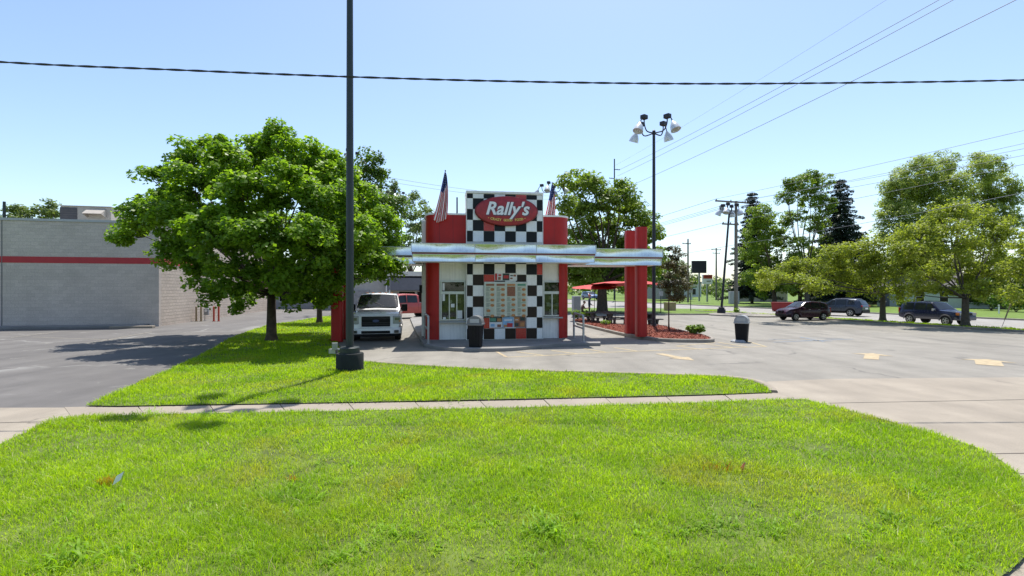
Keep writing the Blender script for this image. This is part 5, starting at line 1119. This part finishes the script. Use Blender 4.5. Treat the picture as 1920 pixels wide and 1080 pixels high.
for sg in (-1, 1):
    k = len(vs); vs += [(sg * .10, 0, .88, .09), (sg * .11, -.01, .50, .062), (sg * .11, .03, .10, .042), (sg * .115, .0, .04, .042), (sg * .12, -.15, .03, .035, .025)]; es += [(0, k), (k, k + 1), (k + 1, k + 2), (k + 2, k + 3), (k + 3, k + 4)]
    k = len(vs); vs += [(sg * .19, 0, 1.42, .06), (sg * .24, -.02, 1.14, .044), (sg * .22, -.2, .98, .03)]; es += [(2, k), (k, k + 1), (k + 1, k + 2)]; hand(vs, es, vs[k + 2][:3], (-.1 * sg, -.9, -.3), (1, 0, 0), k + 2)
skinned('body', vs, es, [navy_cloth, skin], p1, lambda c: 1 if (c.z > 1.50 or (c.y < -.21 and c.z > .7)) else 0); head(p1, 1.74, -.01, 0, cap_red)
sg_ = G(1091, 597); p2 = thing('person', 'seated person in brown top bent over at the picnic table', 'person', (sg_.x, sg_.y, .004), R(100), 'people at the picnic tables')
vs = [(0, .05, .54, .15, .12), (0, 0, .75, .14, .11), (0, -.08, .95, .16, .11), (0, -.12, 1.04, .09, .07), (0, -.16, 1.10, .052), (0, -.19, 1.16, .05)]; es = [(0, 1), (1, 2), (2, 3), (3, 4), (4, 5)]
for sg in (-1, 1):
    k = len(vs); vs += [(sg * .10, -.08, .52, .085), (sg * .13, -.46, .50, .062), (sg * .13, -.42, .10, .042), (sg * .135, -.44, .04, .042), (sg * .14, -.58, .03, .035, .025)]; es += [(0, k), (k, k + 1), (k + 1, k + 2), (k + 2, k + 3), (k + 3, k + 4)]
    k = len(vs); vs += [(sg * .19, -.08, .98, .058), (sg * .24, -.2, .76, .043), (sg * .10, -.42, .80, .03)]; es += [(2, k), (k, k + 1), (k + 1, k + 2)]; hand(vs, es, vs[k + 2][:3], (-.3 * sg, -.8, .1), (0, 0, 1), k + 2)
skinned('body', vs, es, [brown_cloth, skin, dark_trs], p2, lambda c: 1 if (c.z > 1.07 or (c.y < -.30 and c.z > .68)) else (2 if c.z < .62 else 0)); head(p2, 1.25, -.21)
bn = thing('bench', 'dark bench under the seated person beside the restaurant', 'bench', (sg_.x, sg_.y, .004), R(100)); MB().bb(-.5, .5, -.08, .24, .34, .41).build('seat', stone, bn, bevel=.015)
for x in (-.38, .38): MB().bb(x - .05, x + .05, -.03, .2, 0, .34).build('leg', stone, bn)
# ------------------------------------------------------------------ the flat roofed store at the left
def blockmat(name, col, mortar, bump, sx=1.):
    m, nt, b_, v = base(name); br = _n(nt, 'ShaderNodeTexBrick'); br.inputs['Scale'].default_value = 1.; br.inputs['Brick Width'].default_value = .4; br.inputs['Row Height'].default_value = .2; br.inputs['Mortar Size'].default_value = .008; br.inputs['Mortar Smooth'].default_value = .4
    br.inputs['Color1'].default_value = (*[c * .93 for c in col], 1); br.inputs['Color2'].default_value = (*[c * 1.06 for c in col], 1); br.inputs['Mortar'].default_value = (*mortar, 1)
    sp = _n(nt, 'ShaderNodeSeparateXYZ'); nt.links.new(v, sp.inputs[0]); ad = _n(nt, 'ShaderNodeMath', operation='ADD'); nt.links.new(sp.outputs[0], ad.inputs[0]); nt.links.new(sp.outputs[1], ad.inputs[1]); cb = _n(nt, 'ShaderNodeCombineXYZ'); nt.links.new(ad.outputs[0], cb.inputs[0]); nt.links.new(sp.outputs[2], cb.inputs[1]); nt.links.new(cb.outputs[0], br.inputs['Vector'])
    c = mixc(nt, 1.0, br.outputs[0], ramp(nt, noise(nt, v, .5, 5), [(.3, .9), (.7, 1.06)]), 'MULTIPLY'); c = mixc(nt, 1.0, c, ramp(nt, noise(nt, v, 16, 3), [(.3, .86), (.7, 1.08)]), 'MULTIPLY'); nt.links.new(c, b_.inputs['Base Color']); b_.inputs['Roughness'].default_value = .9
    hb = mixc(nt, .5, noise(nt, v, 9, 6, .7), br.outputs[1]); bumpit(nt, b_, hb, bump, .05); return m
blk = blockmat('painted_split_block', (.55, .475, .42), (.475, .415, .37), .45)
blk_side = blockmat('beige_split_block', (.56, .47, .39), (.42, .36, .30), 1.)
SO = G(298, 612); SRZ = R(12); st = thing('store', 'grey block store with flat roof and a red stripe along its wall', 'building', SO, SRZ)
HS = 6.22
fw = MB().bb(-30, 0, 0, .3, 0, HS).build('front_wall', blk, st)
MB().bb(-.3, 0, .302, 26, 0, HS - .002).build('side_wall', blk_side, st)
MB().bb(-30, -.3, .302, 26, HS - .6, HS - .35).build('roof', M('roof_membrane', (.45, .45, .44), .9), st)
MB().bb(-30, .04, -.05, .34, HS, HS + .14).build('coping', M('coping_grey', (.42, .42, .43), .6, var=.06), st); MB().bb(-.34, .04, .342, 26, HS, HS + .14).build('coping', M('coping_grey', (.42, .42, .43)), st)
stripe_red = M('stripe_paint', (.43, .025, .035), .6, var=.08)
MB().bb(-30, .012, -.012, -.001, 3.78, 4.15).build('red_stripe', stripe_red, st); MB().bb(.001, .012, .0, 26, 3.78, 4.15).build('red_stripe', stripe_red, st)
for x in (-8.0, -16., -24.): MB().bb(x - .02, x + .02, -.016, -.002, .0, HS).build('control_joint', M('joint_grey', (.17, .165, .165), .9), st)
o = MB().bb(-30, -.5, -1.1, -.02, 0, .15).build('store_walk', walk_grey, bevel=.02); o.location = SO; o.rotation_euler = (0, 0, SRZ); tag(o, kind='structure')
o = MB().bb(-1.9, .3, -1.5, -1.102, 0, .13).build('store_step', conc_walk, bevel=.02); o.location = SO; o.rotation_euler = (0, 0, SRZ); tag(o, kind='structure')
def sl(x, y, z): return SO + Matrix.Rotation(SRZ, 3, 'Z') @ Vector((x, y, z))
hv = thing('rooftop_unit', 'beige rooftop air conditioning unit on the flat roofed store', 'rooftop unit', sl(-5.55, 4.0, HS - .35), SRZ); hv.scale = (.88, .84, .84); hb = M('hvac_beige', (.42, .38, .33), .6, var=.1)
hc = MB().bb(-1.6, 1.6, -1., 1., .1, 2.05).build('cabinet', hb, hv, bevel=.02); MB().bb(-1.62, -.55, -1.03, -1.0, .2, 1.95).build('coil_grille', M('coil_dark', (.07, .065, .07), .6), hc)
for i in range(9): MB().bb(-1.6, -.57, -1.045, -1.031, .3 + i * .18, .33 + i * .18).build('grille_slat', M('coil_slat', (.12, .11, .11), .6), hc)
hd = MB(); hd.add([(.1, -1.0, 1.9), (1.3, -1.0, 1.9), (1.3, -1.7, 1.45), (.1, -1.7, 1.45), (.1, -1.0, 1.2), (1.3, -1.0, 1.2)], [(0, 3, 2, 1), (0, 4, 3), (1, 2, 5)]); hd.build('intake_hood', hb, hc, solid=.02)
MB().bb(.25, 1.15, -1.02, -1.0, .3, 1.1).build('access_panel', M('panel_pale', (.5, .47, .42), .6), hc); MB().bb(-1.66, 1.66, -1.06, 1.06, 2.05, 2.1).build('lid', hb, hc)
MB().bb(-1.5, 1.5, -.9, .9, 0, .1).build('curb', trim_blk, hv)
red_pipe = M('red_pipe', (.5, .06, .03), .5, var=.1); yel_pipe = M('ochre_pipe', (.30, .22, .12), .6, var=.1)
for px, lab, m in ((401, 'left of two red bollards beside the store side wall', red_pipe), (410, 'right of two red bollards beside the store side wall', red_pipe), (368, 'left of two ochre posts near the store corner', yel_pipe), (377, 'right of two ochre posts near the store corner', yel_pipe)):
    g = G(px, 602.5); t = thing('bollard', lab, 'bollard', g, 0, 'bollards beside the store'); MB().lathe([(.06, 0), (.06, .98), (.045, 1.04), (.01, 1.06)], 12).build('post', m, t, smooth=True); MB().lathe([(.1, 0), (.1, .03)], 12).build('flange', m, t)
g = G(387, 601.5); t = thing('gas_meter', 'small grey gas meter by the store side wall', 'gas meter', g, R(10)); MB().bb(-.16, .16, -.1, .1, .42, .9).build('meter_body', plastic_grey, t, bevel=.04); MB().tube([(-.1, 0, 0), (-.1, 0, .45)], .025, 8).build('pipe', plastic_grey, t); MB().tube([(.1, 0, .88), (.1, 0, 1.0), (.1, .6, 1.0)], .025, 8).build('pipe', plastic_grey, t); MB().lathe([(.09, 0), (.09, .04)], 14, (0, -.1, .72), Matrix.Rotation(R(90), 3, 'X')).build('dial', paper, t)

# ------------------------------------------------------------------ shops behind the drive lane
g = G(745, 581); sh = thing('shop', 'low grey shop with pale fascia and dark windows behind the pickups', 'building', g, R(8)); cream = M('shop_cream', (.48, .45, .40), .8, var=.08); greyb = M('shop_grey', (.17, .17, .19), .8, var=.08)
k = g.y / FPX
MB().bb(-8, 9, .1, 9, 0, 3.9).build('wall', cream, sh)
MB().bb(-1.0, 9.2, -.9, .098, 2.15, 3.55).build('awning', greyb, sh, bevel=.03); MB().bb(-1.2, 9.4, -1.0, .6, 3.75, 4.25).build('fascia', M('shop_white', (.66, .64, .58), .7), sh); MB().bb(-1., 9.2, -.8, .097, 3.55, 3.75).build('shadow_gap', trim_blk, sh)
for x in (.1, 2.1, 4.4, 6.6):
    wn = MB().bb(x, x + 1.9, .04, .098, .55, 2.1).build('window', alu, sh); MB().bb(x + .07, x + 1.83, .025, .04, .62, 2.03).build('pane', dark_glass, wn)
for x in (-1.1, -.75): MB().bb(x - .06, x + .06, -.9, -.78, 0, 3.7).build('post', white_panel, sh)
dr = MB().bb(-2.6, -1.6, .05, .098, 0, 2.1).build('door', alu, sh); MB().bb(-2.5, -1.7, .036, .05, .15, 2.0).build('pane', dark_glass, dr)
MB().bb(-8, -3, -.2, .098, 0, 2.2).build('plinth', M('shop_stone', (.36, .35, .34), .9, var=.2), sh)
g = G(540, 579); sh2 = thing('shop', 'long pale low building glimpsed under the big maple', 'building', g, R(8)); MB().bb(-9, 8, 0, 8, 0, 3.4).build('wall', M('shop_pale', (.42, .42, .42), .9, var=.1), sh2); MB().bb(-9.3, 8.3, -.3, 8.3, 3.4, 3.7).build('roof', greyb, sh2)
for x in (-7, -4, -1, 2, 5):
    wn = MB().bb(x, x + 1.6, -.05, -.002, .8, 2.2).build('window', white_panel, sh2); MB().bb(x + .08, x + 1.52, -.062, -.05, .88, 2.12).build('pane', dark_glass, wn)

# ------------------------------------------------------------------ houses and signs across the road
def gabled(name, label, loc, rz, w_, d, h, rh, wallm, roofm, wins, door=None, overhang=.4):
    t = thing(name, label, 'building', loc, rz); mb = MB().bb(-w_ / 2, w_ / 2, 0, d, 0, h)
    mb.build('wall', wallm, t)
    nb = int(h / .2)
    for i in range(nb): MB().box((0, -.011, .1 + i * .2), (w_, .02, .19), rx=R(-2.5)).build('siding', wallm, t)
    o = overhang; rf = MB(); vs = [(-w_ / 2 - o, -o, h - .1), (w_ / 2 + o, -o, h - .1), (w_ / 2 + o, d / 2, h + rh), (-w_ / 2 - o, d / 2, h + rh), (-w_ / 2 - o, d + o, h - .1), (w_ / 2 + o, d + o, h - .1)]
    rf.add(vs, [(0, 1, 2, 3), (3, 2, 5, 4)]); ro = rf.build('roof', roofm, t, solid=.15)
    for sx in (-1, 1): MB().add([(sx * w_ / 2, 0, h), (sx * w_ / 2, d, h), (sx * w_ / 2, d / 2, h + rh * .93)], [(0, 1, 2)]).build('gable', wallm, t)
    for (x, z, ww, hh) in wins:
        f = MB().bb(x - ww / 2 - .08, x + ww / 2 + .08, -.07, -.03, z - .08, z + hh + .08).build('window', white_panel, t); MB().bb(x - ww / 2, x + ww / 2, -.085, -.07, z, z + hh / 2 - .02).build('pane', dark_glass, f); MB().bb(x - ww / 2, x + ww / 2, -.085, -.07, z + hh / 2 + .02, z + hh).build('pane', dark_glass, f)
    if door is not None:
        f = MB().bb(door - .5, door + .5, -.07, -.03, 0, 2.1).build('door', greyb, t); MB().ell((door + .38, -.1, 1.), (.04, .04, .04), 8).build('handle', steel, f)
    return t
siding = M('pale_siding', (.50, .55, .50), .7, var=.05); shingle = M('roof_shingle', (.12, .11, .11), .9, var=.25, scale=8)
fr_ = math.atan2(-DR.y, -DR.x) + R(20)
g = G(1745, 577, ZR); gabled('house', 'pale green sided house behind the verge trees', g, R(-52), 13, 8, 3.0, 2.2, siding, shingle, [(-3.6, .9, .9, 1.4), (1.5, .9, .9, 1.4), (4.3, .9, 1.4, 1.4), (-1.2, .9, .9, 1.4)], door=-5.4)
g = G(1580, 571, ZR); gabled('house', 'tan low house behind the slate blue crossover', g, R(-38), 11, 8, 2.9, 2., M('tan_siding', (.36, .32, .27), .8, var=.06), shingle, [(-3, .9, 1.2, 1.2), (2.5, .9, 1.2, 1.2)], door=0.)
g = G(1425, 566.5, ZR); gabled('house', 'beige house behind the clipped bush right of the timber pole', g, R(-30), 10, 8, 2.8, 1.8, M('beige_siding', (.42, .38, .32), .8, var=.06), shingle, [(-3, .9, 1.2, 1.2), (2.5, .9, 1.2, 1.2)], door=0.5)
g = G(1285, 562); t = thing('gas_station', 'distant low building with a flat pale canopy behind the sapling', 'building', g, R(5)); MB().bb(-4, 1.5, 4, 14, 0, 4.6).build('wall', M('far_grey', (.25, .24, .25), .9), t); MB().bb(-4, 1.5, -3, 3.9, 3.0, 3.4).build('canopy', M('far_cream', (.6, .55, .46), .8), t)
for x in (-3.4, 1.): MB().bb(x - .2, x + .2, -1, -.6, 0, 3.0).build('post', white_panel, t)
g = G(1326, 561); t = thing('warehouse', 'pale grey distant building between the signs and the poles', 'building', g + Vector((3, 40, 0)), R(3)); MB().bb(-11, 11, 0, 10, 0, 4.4).build('wall', M('far_pale', (.5, .52, .54), .9, var=.05), t); MB().bb(-11.2, 11.2, -.2, 10.2, 4.4, 4.8).build('roof', greyb, t)
for x in (-8, -4, 0, 4, 8): MB().bb(x - 1.1, x + 1.1, -.06, -.002, .8, 2.6).build('window', dark_glass, t)
def pole_sign(label, px, py, z, x0, x1, yt, yb, posts, parts, thick=.5):
    g = G(px, py); s_ = g.y / FPX; t = thing('pole_sign', label, 'sign', g, 0, 'roadside signs'); cz = lambda y: CAMH + (HY - y) * s_
    cb = MB().bb((x0 - px) * s_, (x1 - px) * s_, -thick / 2, thick / 2, cz(yb), cz(yt)).build('cabinet', parts[0], t, bevel=.04)
    for (a, b_, c_, d, m) in parts[1:]: MB().bb((a - px) * s_, (b_ - px) * s_, -thick / 2 - .03, -thick / 2 - .004, cz(d), cz(c_)).build('sign_face', m, cb)
    for p in posts: MB().bb((p - px) * s_ - .14, (p - px) * s_ + .14, -.12, .12, 0, cz(yb)).build('post', steel, t)
pole_sign('dark square billboard back on a pale post in the distance', 1310, 565, 0, 1297, 1324, 489, 512, [1311], [pole_black, (1298.5, 1322.5, 490.5, 510.5, M('sign_black', (.02, .022, .03), .5))])
rw = pole_sign('red and white roadside sign in the distance', 1326, 566, 0, 1317, 1335, 515, 533, [1326], [white_panel, (1317.6, 1334.4, 515.6, 522.5, M('sign_orange', (.42, .06, .03), .6)), (1324, 1332, 526.5, 528, M('sign_ink', (.06, .06, .06), .6)), (1320, 1331, 518.5, 519.6, M('sign_pink', (.6, .3, .25), .6))])
g = G(1256, 583); t = thing('utility_box', 'tan utility box beside the sapling behind the lot', 'utility box', g, R(10)); MB().bb(-.5, .5, -.4, .4, 0, .85).build('cabinet', M('tan_box', (.40, .27, .17), .8, var=.15), t, bevel=.03); MB().bb(-.53, .53, -.43, .43, .85, .92).build('lid', M('tan_lid', (.44, .33, .22), .8), t)
g = G(1376, 570); t = thing('utility_box', 'grey tall utility cabinet behind the timber pole', 'utility box', g, R(-5)); MB().bb(-.7, .7, -.5, .5, 0, 2.0).build('cabinet', plastic_grey, t, bevel=.04); MB().bb(-.6, -.02, -.53, -.5, .15, 1.85).build('door', steel, t); MB().bb(.02, .6, -.53, -.5, .15, 1.85).build('door', steel, t)
g = G(1467, 584, ZR); t = thing('container', 'low red skip on the far side of the road beyond the maroon car', 'skip', g, R(-35)); q = MB(); q.box((0, 0, .55), (2.0, 1.5, .95), top=1.1); q.build('tub', M('skip_red', (.28, .02, .02), .6, var=.15), t, bevel=.03); MB().bb(-1.15, 1.15, -.86, .86, 1.02, 1.10).build('rim', M('skip_rim', (.2, .015, .015), .6), t)
for x in (-.8, .8): MB().bb(x - .06, x + .06, -.7, .7, 0, .1).build('skid', trim_blk, t)
g = G(1080, 595, 0); t = thing('cabinet', 'grey upright cabinet at the back corner of the restaurant', 'cabinet', G(1078, 598) + Vector((.1, 0, .004)), R(8)); MB().bb(-.28, .28, -.3, .3, 0, 1.75).build('case', plastic_grey, t, bevel=.03); MB().bb(-.24, .24, -.325, -.3, .1, 1.65).build('door', M('cab_door', (.22, .24, .25), .5), t)
g = G(1873, 589, ZR); t = thing('marker_post', 'short white marker post on the far lawn at the right', 'post', g); MB().bb(-.06, .06, -.04, .04, 0, 1.0).build('post', white_panel, t, bevel=.01); MB().bb(-.065, .065, -.045, .045, .8, .9).build('band', plastic_grey, t)
# posts by the lot's back edge
for i, (px, py, top) in enumerate([(1239, 588, 545), (1295, 583, 540)]):
    g = G(px, py); t = thing('sign_post', ['thin dark post right of the mulch bed lamp post', 'thin dark post behind the tan utility box'][i], 'post', g, 0, 'thin posts behind the lot'); h = CAMH + (HY - top) / FPX * g.y; MB().tube([(0, 0, 0), (0, 0, h)], .04, 8).build('post', pole_black, t); MB().bb(-.2, .2, -.06, -.042, h - .5, h - .05).build('plate', steel, t)
